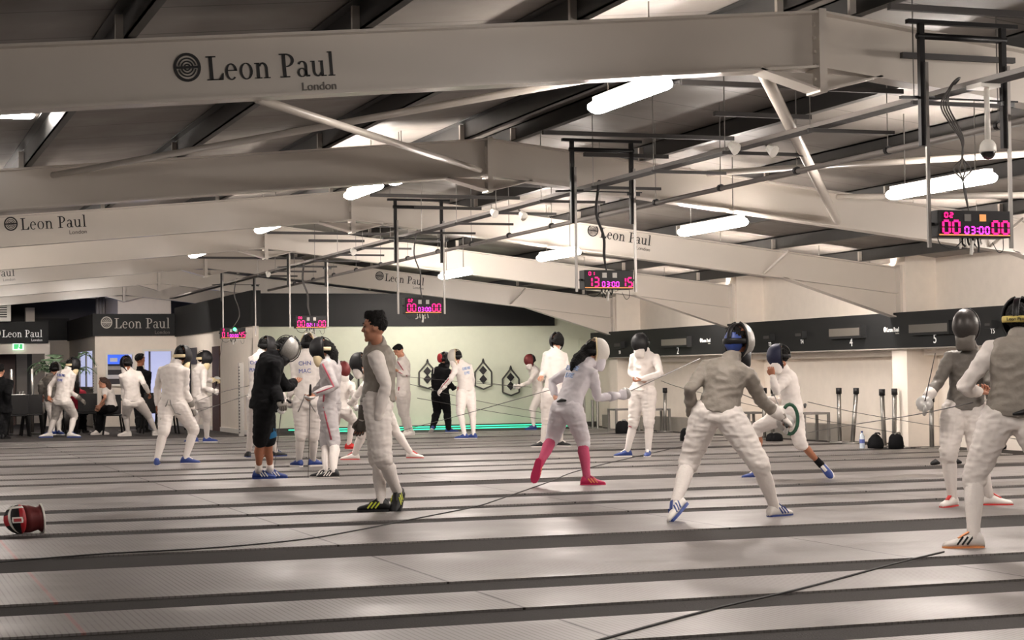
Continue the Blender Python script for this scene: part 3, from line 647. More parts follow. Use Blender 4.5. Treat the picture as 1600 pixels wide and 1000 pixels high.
    # cable bundle from the tray to the board
    cb = empty('cable_bundle', (TX, Y, TZ)); tag(cb, 'bundle of loose cables hanging from the tray to the ' + l.split(',')[0], 'cables')
    xm = (x0 + x1) / 2
    for k in range(4):
        j = rnd.uniform(-.012, .012); jj = .02 * (k - 1.5)
        if bi == 0:
            wire([(TX + .12, Y + .5, TZ + .02), (TX - .0 + j, Y + .12, TZ + .09), (TX - .14 + j, Y, TZ + .02), (TX - .2 + jj, Y, TZ - .12), (TX - .12 + jj, Y + .02, TZ - .25), (TX - .03 + jj * .4, Y + .05, TZ - .36), (TX - .02 + j * .5, Y + .07, TZ - .48), (TX - .02 + jj * 2.4, Y + .07, TZ - .57), (TX - .015, Y + .07, TZ - .66), (xm, Y + .07, zt_)], .006, M_['cable'], 'cable', cb)
        else:
            wire([(TX + .05, Y + .4, TZ + .02), (TX - .02 + j, Y + .1, TZ + .05), (TX - .07 + j, Y, TZ - .02), (TX - .09 + j, Y + .03, TZ - .3), (TX - .0 + j, Y + .05, TZ - .55), (TX + .01 + j, Y + .07, TZ - .75), (xm, Y + .07, zt_)], .008, M_['blackcable'] if bi == 1 else M_['cable'], 'cable', cb)
# dome camera on a drop pole
p = onY(1543, 200, 11.1); cr = empty('dome_camera', (p.x, 11.1, TZ)); tag(cr, 'white dome security camera on a drop pole beside the nearest scoreboard cables', 'security camera')
q = onY(1543, 220, 11.1).z; q2 = onY(1543, 242, 11.1).z
MB().box((p.x - .10, 11.02, TZ - .03), (p.x + .06, 11.2, TZ + .0)).build('mounting_plate', M_['white'], cr)
mb = MB(); mb.tube([(p.x, 11.1, q - .01), (p.x, 11.1, TZ)], [.021, .018], 12); mb.build('pole', M_['white'], cr, smooth=True)
mb = MB(); mb.tube([(p.x, 11.1, q2 + .02), (p.x, 11.1, q2 + .03), (p.x, 11.1, q - .03), (p.x, 11.1, q - .01), (p.x, 11.1, q + .005)], [.056, .06, .056, .045, .03], 16); mb.build('housing', M_['white'], cr, smooth=True)
mb = MB(); mb.ball((p.x, 11.1, q2 + .02), .054, nu=16, nv=10); mb.build('dome', mat('black_dome', (14, 14, 16), .05, coat=1.0, noise_amt=0), cr, smooth=True)

# ------------------------------------------------------------------ right wall fascia
BX = 15.35; bz0, bz1 = 1.54, 2.075
br = empty('piste_board_fascia', (BX, 38.2, bz0)); tag(br, 'long black wall fascia with piste numbers running along the right wall', 'fascia')
MB().box((BX, 6, bz0), (BX + .08, 38.25, bz1)).build('front_panel', M_['black'], br)
MB().box((BX, 6, bz0 - .02), (XW, 38.25, bz0)).build('soffit', M_['skirting'], br)
MB().box((BX, 6, bz1), (XW, 38.25, bz1 + .02)).build('top_panel', M_['black'], br)
MB().box((BX + .4, 6, bz0 - .12), (XW, 38.2, bz0 - .02)).build('bulkhead', M_['wall'], br)
NX = -UX
def onB(px, py): return onX(px, py, BX)
DISP = [None]
def display(xa_, xb_, ya_, yb__, m, label, cat='display', thick=.1):
    pa, pb = onB(xa_, yb__), onB(xb_, ya_); z0_, z1_ = onB((xa_ + xb_) / 2, yb__).z, onB((xa_ + xb_) / 2, ya_).z
    r_ = empty('wall_display', (BX, (pa.y + pb.y) / 2, z0_)); tag(r_, label, cat)
    y0_, y1_ = min(pa.y, pb.y), max(pa.y, pb.y); e_ = .02
    MB().box((BX - thick, y0_ - e_, z0_ - e_), (BX, y1_ + e_, z1_ + e_)).build('case', M_['black'], r_)
    DISP[0] = r_
    MB().box((BX - thick - .004, y0_ + e_, z0_ + e_), (BX - thick, y1_ - e_, z1_ - e_)).build('screen', m, r_)
dg_ = mat('unlit_display', (92, 88, 82), .4)
display(1040, 1080, 528, 541, dg_, 'unlit grey display above number two on the black fascia')
display(1303, 1352, 511, 527, dg_, 'unlit grey display above number four on the black fascia')
display(1428, 1490, 504, 521, dg_, 'unlit grey display above number five on the black fascia')
for (x, y, t_, l) in ((1205, 527, 'T3', 'small timer box marked T3 on the black fascia'), (1255, 523, 'T4', 'small timer box marked T4 on the black fascia'), (1552, 507, 'T5', 'small timer box marked T5 beside the near fencer\'s mask'), (971, 539, 'T1', 'small timer box at the far end of the black fascia')):
    display(x - 5, x + 5, y - 4, y + 4, M_['darkgrey'], l, 'timer')
    sans(t_, onB(x - 4, y + 14), -UY, UZ, NX, .07, M_['letter'], 'wall_lettering', DISP[0])
for t_, x, y in (('2', 1058, 553), ('4', 1328, 541), ('5', 1459, 536)):
    o = sans(t_, onB(x, y), -UY, UZ, NX, .14, M_['letter'], 'piste_number'); tag(o, {'2': 'white numeral two painted far down the black fascia', '4': 'white numeral four on the black fascia above the grey posts', '5': 'white numeral five on the black fascia, nearest of the three'}[t_], 'number')
for (x, y, l) in ((1094, 535, 'small white lettering with emblem on the black fascia between number 2 and T3'), (1381, 519, 'small white lettering with emblem on the black fascia between numbers 4 and 5')):
    p = onB(x, y); q = onB(x + (16 if x < 1200 else 24), y - 1)
    logo('fascia_lettering', p, -UY, UZ, NX, abs(q.y - p.y), l, M_['letter'], M_['letterdim'], 'lettering')

# ------------------------------------------------------------------ wall targets on the back wall
def target(cx, top, bot, w_, pads, label):
    Y = YB - .06; a = onY(cx, top, Y); b = onY(cx, bot, Y); hw = w_ / 2 / FPX * Y * 1.03
    r_ = empty('wall_target', (a.x, Y, b.z)); tag(r_, label, 'target')
    H = a.z - b.z; P = [(0, 1), (1, .62), (1, .12), (0, 0), (-1, .12), (-1, .62)]; P = [Vector((a.x + x * hw, Y, b.z + z * H)) for x, z in P]
    mb = MB()
    for i in range(6): mb.bar(P[i], P[(i + 1) % 6], .03, .03, UY)
    mb.build('frame_rim', M_['target'], r_)
    pc = [p_ + UY * .03 for p_ in P]; mb = MB(); mb.prism(pc, (0, .02, 0)); mb.build('board', M_['wallback'], r_)
    mb = MB(); mb.tube([(a.x, Y, a.z), (a.x, Y, a.z + .07)], [.035, .012], 8); mb.build('hook', M_['blackmetal'], r_)
    for fz in pads:
        mb = MB(); z = b.z + H * fz; q = hw * .46; mb.prism([Vector((a.x + q, Y + .0, z)), Vector((a.x, Y, z + q * 1.1)), Vector((a.x - q, Y, z)), Vector((a.x, Y, z - q * 1.1))], (0, .03, 0)); mb.build('pad', M_['tpad'], r_)
target(668, 566, 607, 28, (.66, .36), 'diamond-padded wall target half hidden behind the fencer in black')
target(755, 565, 608, 28, (.68, .36), 'wall target with two black diamonds, right of the white-masked fencer')
target(798, 576, 618, 28, (.68, .36), 'lowest wall target with two black diamonds, nearest the red-masked child')
target(547, 572, 616, 27, (.6,), 'wall target frame seen behind the pale grey clad woman')
# green light strips at the foot of the back wall
for y, z, l in ((YB - .12, .05, 'upper glowing green light strip along the foot of the back wall'), (YB - .75, .02, 'lower glowing green light strip on the floor before the back wall')):
    o = MB().box((XS + .9, y, z), (15.1, y + .02, z + .025)).build('light_strip', M_['greenled']); tag(o, l, 'light strip')
struct(MB().box((XS + .3, YB - .06, 0), (XW, YB, .1)).build('baseboard_back', M_['darkgrey']))
# narrow posts standing near the far corner
for (x, y0, y1, Y, l) in ((913, 612, 662, 38.6, 'thin grey post just right of the pink-socked girl\'s shoulder'), (926, 625, 664, 38.0, 'thin grey post under the pink-socked girl\'s arm'), (934, 618, 664, 37.6, 'thin grey post under the pink-socked girl\'s forearm')):
    p = onY(x, y1, Y); q = onY(x, y0, Y); mb = MB(); mb.tube([(p.x, Y, 0), (p.x, Y, q.z)], .03, 8); mb.tube([(p.x, Y, 0), (p.x, Y, .02)], .12, 12); tag(mb.build('slim_post', M_['grey']), l, 'post')
# ------------------------------------------------------------------ posts by the right wall
def post(xb_, xt_, yt_, X, Y, label):
    b = Vector((X, Y, 0)); t = onX(xt_, yt_, X) if False else None
    zt_ = onY(xt_, yt_, Y).z; tx = onY(xt_, yt_, Y).x; bx = onY(xb_, 690, Y).x
    r_ = empty('barrier_post', (bx, Y, 0)); tag(r_, label, 'post')
    mb = MB(); mb.tube([(bx, Y, .02), (tx, Y, zt_ - .09)], .035, 10); mb.build('pole', M_['grey'], r_, smooth=True)
    mb = MB(); mb.tube([(tx, Y, zt_ - .1), (tx, Y, zt_)], .048, 10); mb.build('cap', M_['blackmetal'], r_, smooth=True)
    mb = MB(); mb.tube([(bx, Y, 0), (bx, Y, .03)], [.17, .16], 16); mb.build('base', M_['grey'], r_, smooth=True)
for a in ((1312, 1310.5, 606, 15.2, 27.3, 'grey capped post by the right wall, leftmost of the four in a row'), (1332, 1337.5, 606, 15.2, 26.8, 'grey post with dark cap by the right wall, second of the four, leaning right'),
          (1382, 1378, 608, 15.2, 25.3, 'grey post with dark cap standing between the two black bags'), (1397, 1397.5, 607, 15.2, 25.5, 'grey post with dark cap right behind the rounded black bag'),
          (1456, 1455, 618, 15.2, 24.4, 'grey post at the pillar beside the blurred dark-masked fencer'), (1039, 1039, 606, 15.2, 34.3, 'grey post with dark cap right of the standing woman in blue shoes'),
          (1194, 1194, 606, 15.2, 29.6, 'grey post seen left of the lunging child\'s chest'), (1207, 1208, 606, 15.2, 29.2, 'grey post just behind the lunging child\'s chest')): post(*a)
# tube tables
def table(x0, x1, yt_, yb__, Y, label):
    a = onY(x0, yt_, Y); b = onY(x1, yt_, Y); z = a.z; r_ = empty('tube_table', ((a.x + b.x) / 2, Y, 0)); tag(r_, label, 'table')
    MB().box((a.x, Y, z - .035), (b.x, Y + .45, z)).build('table_top', M_['benchtop'], r_)
    for x in (a.x + .02, b.x - .02):
        for y in (Y + .02, Y + .43): MB().box((x - .02, y - .02, 0), (x + .02, y + .02, z - .03)).build('leg', M_['benchtop'], r_)
table(962, 1000, 639, 670, 35.0, 'low grey tube table behind the standing woman, its left part')
table(1018, 1048, 639, 670, 34.4, 'low grey tube table right of the standing woman')
table(1169, 1196, 644, 678, 29.9, 'low grey tube table between the two grey-clad fencers\' arms')
table(1256, 1297, 645, 685, 28.0, 'low grey tube table to the right of the lunging child')
def bag(px, py, Y, w_, h_, m, label, kind=0):
    p = onY(px, py, Y); x = p.x; r_ = empty('black_bag', (x, Y, 0)); tag(r_, label, 'bag')
    mb = MB()
    if kind == 0: mb.tube([(x, Y, .01), (x, Y, h_ * .3), (x, Y, h_ * .65), (x, Y, h_ * .92), (x, Y, h_)], [(w_ * .48, .13), (w_ * .5, .15), (w_ * .42, .12), (w_ * .2, .07), (w_ * .08, .03)], 14, wax=(1, 0, 0))
    else: mb.tube([(x, Y, .01), (x, Y, h_ * .35), (x, Y, h_ * .75), (x, Y, h_ * .95), (x, Y, h_)], [(w_ * .5, .13), (w_ * .5, .14), (w_ * .44, .13), (w_ * .3, .09), (w_ * .1, .04)], 14, wax=(1, 0, 0))
    mb.build('bag_body', m, r_, smooth=True)
    mb = MB(); mb.tube([(x - .05, Y - .05, h_ * .95), (x - .03, Y - .06, h_ * 1.06), (x + .03, Y - .06, h_ * 1.06), (x + .05, Y - .05, h_ * .95)], .012, 6); mb.build('handle', M_['grey' if kind else 'blackmetal'], r_)
bag(1368, 690, 24.9, .24, .23, M_['blackcloth'], 'pointed black bag on the floor left of the grey post')
bag(1400, 691, 24.7, .22, .235, M_['blackcloth'], 'rounded black bag with a pale handle, right of the pointed one', 1)
bag(973, 668, 34.0, .3, .26, M_['blackcloth'], 'dark bag under the tube table left of the standing woman', 1)
bag(1074, 672, 29.5, .26, .24, M_['blackcloth'], 'dark bag at the wall below the left hand of the spread-legged fencer', 1)
bag(1210, 684, 28.5, .3, .15, M_['blackcloth'], 'low dark bag on the floor behind the lunging child', 1)
# bottle
p = onY(1347, 691, 25.0); bt = empty('water_bottle', (p.x, 25.0, 0)); tag(bt, 'clear plastic water bottle on the floor left of the black bags', 'bottle')
mb = MB(); mb.tube([(p.x, 25, 0), (p.x, 25, .02), (p.x, 25, .19), (p.x, 25, .235), (p.x, 25, .25)], [.036, .04, .04, .02, .014], 12); mb.build('bottle_body', M_['glass'], bt, smooth=True)
mb = MB(); mb.tube([(p.x, 25, .25), (p.x, 25, .275)], .017, 8); mb.build('cap', M_['blueshoe'], bt)
mb = MB(); mb.tube([(p.x, 25, .09), (p.x, 25, .15)], .0415, 12); mb.build('bottle_label', M_['bluetext'], bt)
# cable boxes and low bars along the foot of the right wall
for (x0, x1, y, Y, l) in ((1368, 1386, 692, 24.8, 'flat dark foot plate lying left of the rounded bag'), (1437, 1450, 693, 24.2, 'flat grey foot plate at the pillar'), (1485, 1520, 693, 23.0, 'low cable reel box at the wall behind the blurred fencer')):
    a, b = onY(x0, y, Y), onY(x1, y, Y); o = MB().box((a.x, Y, 0), (b.x, Y + .12, .03)).build('floor_plate', M_['grey']); tag(o, l, 'plate')
for (x0, x1, y, l) in ((1457, 1471, 728, 'small black cable clamp on the floor left of the blurred fencer\'s calf'), (1489, 1506, 727, 'black cable clamp on the floor behind the near fencer\'s knee'), (1566, 1581, 703, 'black cable clamp seen between the near fencer\'s legs')):
    a = onZ(x0, y); b = onZ(x1, y); mb = MB(); mb.tube([(a.x, a.y, .03), ((a.x + b.x) / 2, a.y, .05), (b.x, a.y, .035)], [(.03, .03), (.04, .04), (.02, .02)], 8, round_ends=True); tag(mb.build('cable_clamp', M_['blackmetal'], smooth=True), l, 'clamp')
# thin body cables strung between fencers and reels
def strand(pts, label, r=.004, m='cable'):
    P = [onY(x, y, Y) for x, y, Y in pts]; o = wire(P, r, M_[m], 'body_cable', None); tag(o, label, 'cable'); return o
strand([(1262, 628, 18.6), (1340, 645, 20), (1440, 662, 21.5), (1600, 688, 23)], 'thin cable from the lunging child\'s back toward the right edge')
strand([(1520, 629, 11.0), (1430, 648, 14), (1330, 664, 18), (1262, 676, 21)], 'thin cable from the near fencer\'s waist to the left')
strand([(1033, 595, 24.3), (1080, 610, 24.6), (1250, 650, 24.6), (1400, 676, 24)], 'thin cable from the standing woman\'s waist to the right')
strand([(868, 607, 19.0), (800, 626, 22), (700, 654, 25), (560, 690, 27)], 'thin cable from the pink-socked girl\'s back to the left')
strand([(300, 641, 26.5), (340, 633, 27), (395, 615, 27.5), (420, 612, 28)], 'thin cable between the left fencer and the fencer behind the coach')
strand([(250, 655, 26.0), (330, 618, 28), (392, 602, 29)], 'upper thin cable at the left, rising toward the slotted upright')
strand([(640, 589, 34.5), (760, 600, 36), (830, 605, 37.5)], 'thin cable crossing the wall targets', .005)
strand([(652, 622, 34), (780, 645, 35), (900, 662, 36)], 'lower thin cable across the back wall', .005)
strand([(640, 600, 36.5), (740, 625, 37), (860, 647, 37.5)], 'middle thin cable across the back wall', .005)
def floorline(pts, label, r=.005):
    P = [onZ(x, y, r + .012) for x, y in pts]; o = wire(P, r, M_['blackcable'], 'floor_cable', None); tag(o, label, 'cable')
floorline([(-20, 880), (150, 866), (330, 856), (470, 843), (560, 828), (640, 812), (740, 792), (780, 780), (860, 752), (905, 735), (1000, 712), (1100, 690)], 'thin dark cable curving across the pistes from the left edge')
floorline([(1475, 862), (1400, 880), (1250, 920), (1100, 955), (900, 1010)], 'dark cable trailing from the near fencer\'s shoe toward the bottom edge', .006)
# ------------------------------------------------------------------ cafe furniture (Y about 41 to 44)
def bar_table(x0, x1, yt_, Y, label, legs):
    a = onY(x0, yt_, Y); b = onY(x1, yt_, Y); z = (a.z + b.z) / 2; r_ = empty('high_table', ((a.x + b.x) / 2, Y, 0)); tag(r_, label, 'table')
    MB().box((a.x, Y, z - .05), (b.x, Y + .6, z)).build('table_top', M_['black'], r_)
    for lx in legs: x = onY(lx, 650, Y + .3).x; mb = MB(); mb.tube([(x, Y + .3, 0), (x, Y + .3, z - .04)], .04, 10); mb.tube([(x, Y + .3, 0), (x, Y + .3, .02)], [.24, .22], 16); mb.build('leg', M_['grey'], r_, smooth=True)
bar_table(-8, 74, 621, 42.6, 'long black high table at the left edge with a white dish', (4, 66))
bar_table(88, 150, 621, 43.6, 'black high table behind the left fencer with the blue name', (97, 127))
bar_table(190, 262, 622, 43.6, 'black high table behind the fencer with hanging hand', (200, 245))
p = onY(20, 620, 42.8); mb = MB(); mb.tube([(p.x - .15, 42.8, p.z + .02), (p.x + .25, 42.8, p.z + .02)], [(.03, .05), (.04, .08)], 10, round_ends=True); tag(mb.build('white_dish', M_['white'], smooth=True), 'long white dish lying on the left high table', 'dish')
def chair(px, Y, z, face, label):
    x = onY(px, 650, Y).x; r_ = empty('cafe_chair', (x, Y, 0)); tag(r_, label, 'chair'); w_ = .21
    MB().box((x - w_, Y - w_, z - .04), (x + w_, Y + w_, z)).build('seat', M_['blackmetal'], r_, bevel=.015)
    mb = MB(); mb.box((x - w_, Y + face * w_ - .015, z), (x + w_, Y + face * w_ + .015, z + .42)); mb.build('backrest', M_['blackmetal'], r_, bevel=.01)
    for sx in (-1, 1):
        for sy in (-1, 1): MB().bar((x + sx * (w_ - .03), Y + sy * (w_ - .03), z - .04), (x + sx * (w_ + .03), Y + sy * (w_ + .03), 0), .03, .03).build('leg', M_['blackmetal'], r_)
for a in ((28, 41.4, .48, -1, 'black cafe chair, leftmost at the long high table'), (50, 41.9, .48, -1, 'black cafe chair left of the fencer with the blue name'), (135, 42.4, .48, -1, 'black cafe chair with its back turned, between the fencer and the seated girl'),
          (176, 41.2, .45, 1, 'black cafe chair the girl with the ponytail sits on'), (238, 41.6, .48, -1, 'black cafe chair behind the fencer with hanging hand'), (260, 41.0, .48, -1, 'black cafe chair partly hidden by the large left fencer'), (84, 42.9, .48, -1, 'black cafe chair behind the grey-masked figure'), (276, 43.4, .48, -1, 'black cafe chair at the side wall behind the left fencers')): chair(*a)
# bottles/cups on table
for k, (x, l) in enumerate(((24, 'small grey cup on the left high table, left of the pair'), (28.5, 'small grey cup on the left high table, right of the pair'))):
    p = onY(x + 6, 620, 42.9); mb = MB(); mb.tube([(p.x, 42.9, p.z + .01), (p.x, 42.9, p.z + .12)], [.035, .045], 10); tag(mb.build('cup', M_['grey'], smooth=True), l, 'cup')
for (x, Y, zt_, l) in ((17.5, 44.0, 577, 'thin metal post near the left edge in front of the dark opening'), (50, 44.5, 576, 'thin metal post right of the pale inner door')):
    p = onY(x, zt_, Y); mb = MB(); mb.tube([(p.x, Y, 0), (p.x, Y, p.z)], .04, 10); tag(mb.build('metal_post', M_['grey'], smooth=True), l, 'post')
# potted palm
p = onY(97, 580, 46); pl_ = empty('potted_palm', (p.x, 46, 0)); tag(pl_, 'green potted palm behind the left fencers beside the cafe wall', 'plant')
mb = MB(); mb.tube([(p.x, 46, 0), (p.x, 46, .5)], [.18, .26], 14); mb.build('pot', M_['pot'], pl_, smooth=True)
mb = MB()
for k in range(4): a_ = k * 1.7; mb.tube([(p.x + .05 * math.cos(a_), 46 + .05 * math.sin(a_), .45), (p.x + .12 * math.cos(a_), 46 + .1 * math.sin(a_), 1.25)], .02, 6)
mb.build('stem', M_['pot'], pl_)
for k in range(18):
    a_ = k * 2.4; L_ = .62 + .2 * random.random(); up = .3 + .45 * random.random(); mb = MB(); base = Vector((p.x + .08 * math.cos(a_), 46 + .08 * math.sin(a_), 1.1)); pts = []
    for j in range(9): t = j / 8; pts.append(base + Vector((math.cos(a_) * L_ * t, math.sin(a_) * L_ * .8 * t, up * math.sin(t * 2.3) + .05)))
    mb.tube(pts, .006, 5); d_ = Vector((-math.sin(a_), math.cos(a_), 0))
    for j in range(1, 9):
        for s_ in (-1, 1):
            q = pts[j]; e = q + d_ * s_ * .24 * (1 - abs(j - 4) / 7) + (pts[j] - pts[j - 1]) * .9 - UZ * .05; s2 = (pts[j] - pts[j - 1]) * .34
            mb.prism([q - s2, q + s2, e], UZ * .003)
    mb.build('frond', M_['leaf'], pl_)
# ------------------------------------------------------------------ people
CR = Vector((C2W[0][0], C2W[1][0], 0)).normalized()          # to the right as the camera stands
CF = Vector((-C2W[0][2], -C2W[1][2], 0)).normalized()        # the way the camera faces
def yawdir(a):
    a = math.radians(a + VYAW); return Vector((math.sin(a), math.cos(a), 0)), Vector((math.cos(a), -math.sin(a), 0))
def px2m(p): return -(W2C @ (p - Vector((0, 0, CAMH)))).z / FPX
def lerp(a, b, t): return a + (b - a) * t
def rings_loft(mb, items, n=16):
    """items: centre, width axis, depth axis, rw, rd"""
    mb.loft([mb.ring(c, wa.normalized() * rw, da.normalized() * rd, n) for c, wa, da, rw, rd in items])
def solve(P, C, px, L1, L2, pref):
    best = None
    y0 = min(P.y, C.y) - .45; y1 = max(P.y, C.y) + .45
    for i in range(91):
        k = onY(px[0], px[1], y0 + (y1 - y0) * i / 90)
        e = ((k - P).length - L1) ** 2 + ((k - C).length - L2) ** 2 + .03 * (k - pref).length ** 2
        if best is None or e < best[0]: best = (e, k)
    return best[1]
def wrinkle(amp, fx, fz, seed):
    o = Vector((seed * 3.1, seed * 1.7, seed * .9))
    def f(c):
        v = Vector((c.x * fx, c.y * fx, c.z * fz)) + o
        a = 1 - abs(noise.noise(v)) * 2.2; b = noise.noise(v * 2.3)
        return amp * (a * .7 + b * .5 - .35)
    return f
def hand(mb, W, d, T, n, s, curl, fat=1.0, thumb=True):
    """palm, four fingers and a thumb; d finger direction, T thumb side, n palm normal"""
    d, T, n = d.normalized(), T.normalized(), n.normalized()
    q = .001 * s
    rings_loft(mb, [(W - d * 12 * q, T, n, 25 * q * fat, 19 * q * fat), (W + d * 18 * q, T, n, 33 * q * fat, 17 * q * fat), (W + d * 55 * q, T, n, 41 * q * fat, 15 * q * fat), (W + d * 88 * q, T, n, 40 * q * fat, 12 * q * fat), (W + d * 95 * q, T, n, 30 * q * fat, 7 * q * fat)], 10)
    for i, (off, L, r) in enumerate(((30, 72, 8.6), (10, 80, 9.0), (-10, 75, 8.6), (-29, 58, 7.6))):
        p = W + d * 84 * q + T * off * q; a = 0; pts = [p - d * 14 * q, p]; dirn = d + T * off * .002
        for j, (fr, kk) in enumerate(((.45, .8), (.31, 1.1), (.24, .9))):
            a += math.radians(curl) * kk * (1 + .06 * (i - 1)); dd = (dirn * math.cos(a) + n * math.sin(a)).normalized(); p = p + dd * L * fr * q; pts.append(p)
        mb.tube(pts, [r * q * fat, r * q * fat, r * .95 * q * fat, r * .88 * q * fat, r * .72 * q * fat], 8, round_ends=True)
    p = W + d * 22 * q + T * 26 * q; pts = [p - T * 10 * q]
    a = math.radians(35); dd = (d * math.cos(a) + T * math.sin(a) + n * (.25 + curl / 140)).normalized(); pts.append(p + dd * 14 * q); pts.append(p + dd * 40 * q)
    dd = (d * .9 + T * .15 + n * (.2 + curl / 90)).normalized(); pts.append(pts[-1] + dd * 28 * q)
    mb.tube(pts, [13 * q * fat, 12 * q * fat, 10.5 * q * fat, 8.5 * q * fat], 8, round_ends=True)
def sword(G, tip, label, kind='epee', dark=False):
    """grip end at G, blade to the tip"""
    d = (tip - G); L = d.length; d.normalize(); r_ = empty('fencing_' + ('sabre' if kind == 'sabre' else 'sword'), G); tag(r_, label, 'sword')
    g = G + d * .088; R = {'epee': .07, 'foil': .05, 'sabre': .075}[kind]
    if L < .5: tip = G + d * .95
    mb = MB(); mb.tube([g, lerp(g, tip, .5), tip], [.0058, .0045, .0032], 6); mb.build('blade', M_['blade'], r_)
    mb = MB(); mb.tube([g - d * .035, g - d * .03, g - d * .01, g + d * .004, g + d * .01], [R, R * .98, R * .8, R * .45, .012], 14); mb.build('guard', M_['silver'], r_, smooth=True)
    if kind == 'sabre':
        a = d.orthogonal().normalized(); a = (UZ - d * UZ.dot(d)); a = a.normalized() * -1
        mb = MB(); mb.tube([g, g + a * .075 - d * .02, g + a * .07 - d * .1, g - d * .15], [.012, .02, .018, .008], 8); mb.build('knuckle_bow', M_['silver'], r_, smooth=True)
    mb = MB(); mb.tube([g - d * .03, g - d * .09, g - d * .17], [.014, .017, .012], 8, round_ends=True); mb.build('grip', M_['blackmetal'], r_, smooth=True)
    return r_
NP = [0]
def person(label, pel, neck, head, armL, armR, legL, legR, yaw, yawh=None, hyaw=None, hpitch=0, Y=None, s=1.0, fit='epee', mask='black', skin='skin', hair='hair', hairkind='cap',
           breeches='jacket', jacket=None, sock='sock', shoe=('blueshoe', 'whiteshoe'), gloveL=None, gloveR=None, curlL=28, curlR=28, bib='meshblack', extras=(), kneelen=None, headgear=True, roll=0, long=None, dlean=None, dark=False, group=None, loose=0.0, bare=False):
    NP[0] += 1; seed = NP[0]
    yawh = yaw if yawh is None else yawh; hyaw = yaw if hyaw is None else hyaw
    F, R = yawdir(yaw); Fh, Rh = yawdir(yawh)
    # ankles on the floor first: they fix the depth
    ank, planted = {}, {}
    def yfloor(a): return onZ(a[0], a[1], .085 * s).y
    feet = {'L': legL, 'R': legR}
    if Y is None:
        ys_ = [yfloor(l[1]) for l in feet.values() if l is not None and len(l[2]) == 2]; Y = sum(ys_) / len(ys_)
    for k_, l in feet.items():
        if l is None: continue
        pl_f = len(l[2]) == 2; planted[k_] = pl_f
        if pl_f:
            y = max(Y - .42, min(Y + .42, yfloor(l[1]))); A = onY(l[1][0], l[1][1], y); A.z = .085 * s
        else: A = onY(l[1][0], l[1][1], Y + (l[1][2] if len(l[1]) > 2 else 0)); A.z = max(A.z, .1 * s)
        ank[k_] = A
    Pv = onY(pel[0], pel[1], Y + (pel[2] if len(pel) > 2 else 0)); Nk = onY(neck[0], neck[1], Pv.y + (neck[2] if len(neck) > 2 else 0))
    sp = (Nk - Pv); TL = sp.length; sp.normalize()
    Rs = (R - sp * R.dot(sp)).normalized(); Rhh = (Rh - sp * Rh.dot(sp)).normalized()
    if roll: Rs = Matrix.Rotation(math.radians(roll), 3, sp.cross(Rs)) @ Rs
    Fs = sp.cross(Rs) * 1.0
    Fs = -Rs.cross(sp) if False else sp.cross(Rs)
    if Fs.dot(F) < 0: Fs = -Fs
    Fp = sp.cross(Rhh)
    if Fp.dot(Fh) < 0: Fp = -Fp
    sc = Nk - sp * .085 * s; SH = {'L': sc - Rs * .165 * s, 'R': sc + Rs * .165 * s}; HP = {'L': Pv - Rhh * .09 * s, 'R': Pv + Rhh * .09 * s}
    KN = {}; EL = {}; WR = {}
    for k_, l in feet.items():
        if l is None: continue
        mid = (HP[k_] + ank[k_]) / 2
        KN[k_] = solve(HP[k_], ank[k_], l[0], .43 * s, .41 * s, mid + Fh * .12)
    for k_, a in (('L', armL), ('R', armR)):
        if a is None: continue
        w_ = a[1]; WR[k_] = onY(w_[0], w_[1], SH[k_].y + (w_[2] if len(w_) > 2 else 0))
        EL[k_] = solve(SH[k_], WR[k_], a[0], .29 * s, .25 * s, (SH[k_] + WR[k_]) / 2 - F * .08)
    Hc = onY(head[0], head[1], Nk.y + (head[2] if len(head) > 2 else .0)); hF, hR = yawdir(hyaw)
    hp = math.radians(hpitch); hFw = hF * math.cos(hp) + UZ * math.sin(hp); hU = hR.cross(hFw); HM = Matrix((hR, hFw, hU)).transposed()
    def hl(x, y, z): return Hc + HM @ Vector((x, y, z)) * s
    base = Vector((Pv.x, Pv.y, 0)); vox = .011 if Y < 17.5 else (.014 if Y < 27 else .018)
    lz = loose
    def torso(mb, g, t0=-.12, t1=1.0, neckup=True):
        items = []
        prof = [(-.12, .160, .125), (.0, .166, .128), (.14, .158, .118), (.36, .142, .106), (.6, .160, .116), (.8, .176, .118), (.92, .160, .100), (1.0, .092, .074)]
        for t, w_, d_ in prof:
            if t < t0 - 1e-6 or t > t1 + 1e-6: continue
            wa = lerp(Rhh, Rs, max(0, min(1, t))); fa = lerp(Fp, Fs, max(0, min(1, t)))
            back = -.018 * math.sin(math.pi * max(0, min(1, t))) * s
            items.append((Pv + sp * TL * t + fa * back, wa, fa, (w_ + g) * s, (d_ + g) * s))
        rings_loft(mb, items, 18)
    def arm(mb, k_, g, end=1.0):
        S_, E_, W_ = SH[k_], EL[k_], WR[k_]; inn = (sc - S_).normalized()
        pts = [S_ + inn * .05 * s, S_, lerp(S_, E_, .45), E_, lerp(E_, W_, .4), lerp(E_, W_, end)]
        mb.tube(pts, [(.058 + g) * s, (.06 + g) * s, (.051 + g) * s, (.042 + g) * s, (.042 + g) * s, (.029 + g) * s], 12, round_ends=True)
    def leg(mb, k_, g, a=0.0, b=1.0, up=True):
        H_, K_, A_ = HP[k_], KN[k_], ank[k_]
        path = [(0, .098), (.22, .094), (.6, .076), (.92, .06), (1.0, .058), (1.1, .052), (1.3, .058), (1.5, .052), (1.8, .038), (2.0, .036)]
        pts, rad = [], []
        for t, r in path:
            if t < a - 1e-6 or t > b + 1e-6: continue
            p = lerp(H_, K_, t) if t <= 1 else lerp(K_, A_, t - 1)
            if t == 1.3: p = p - Fh * .012 * s
            pts.append(p); rad.append((r + g) * s)
        mb.tube(pts, rad, 12, round_ends=True)
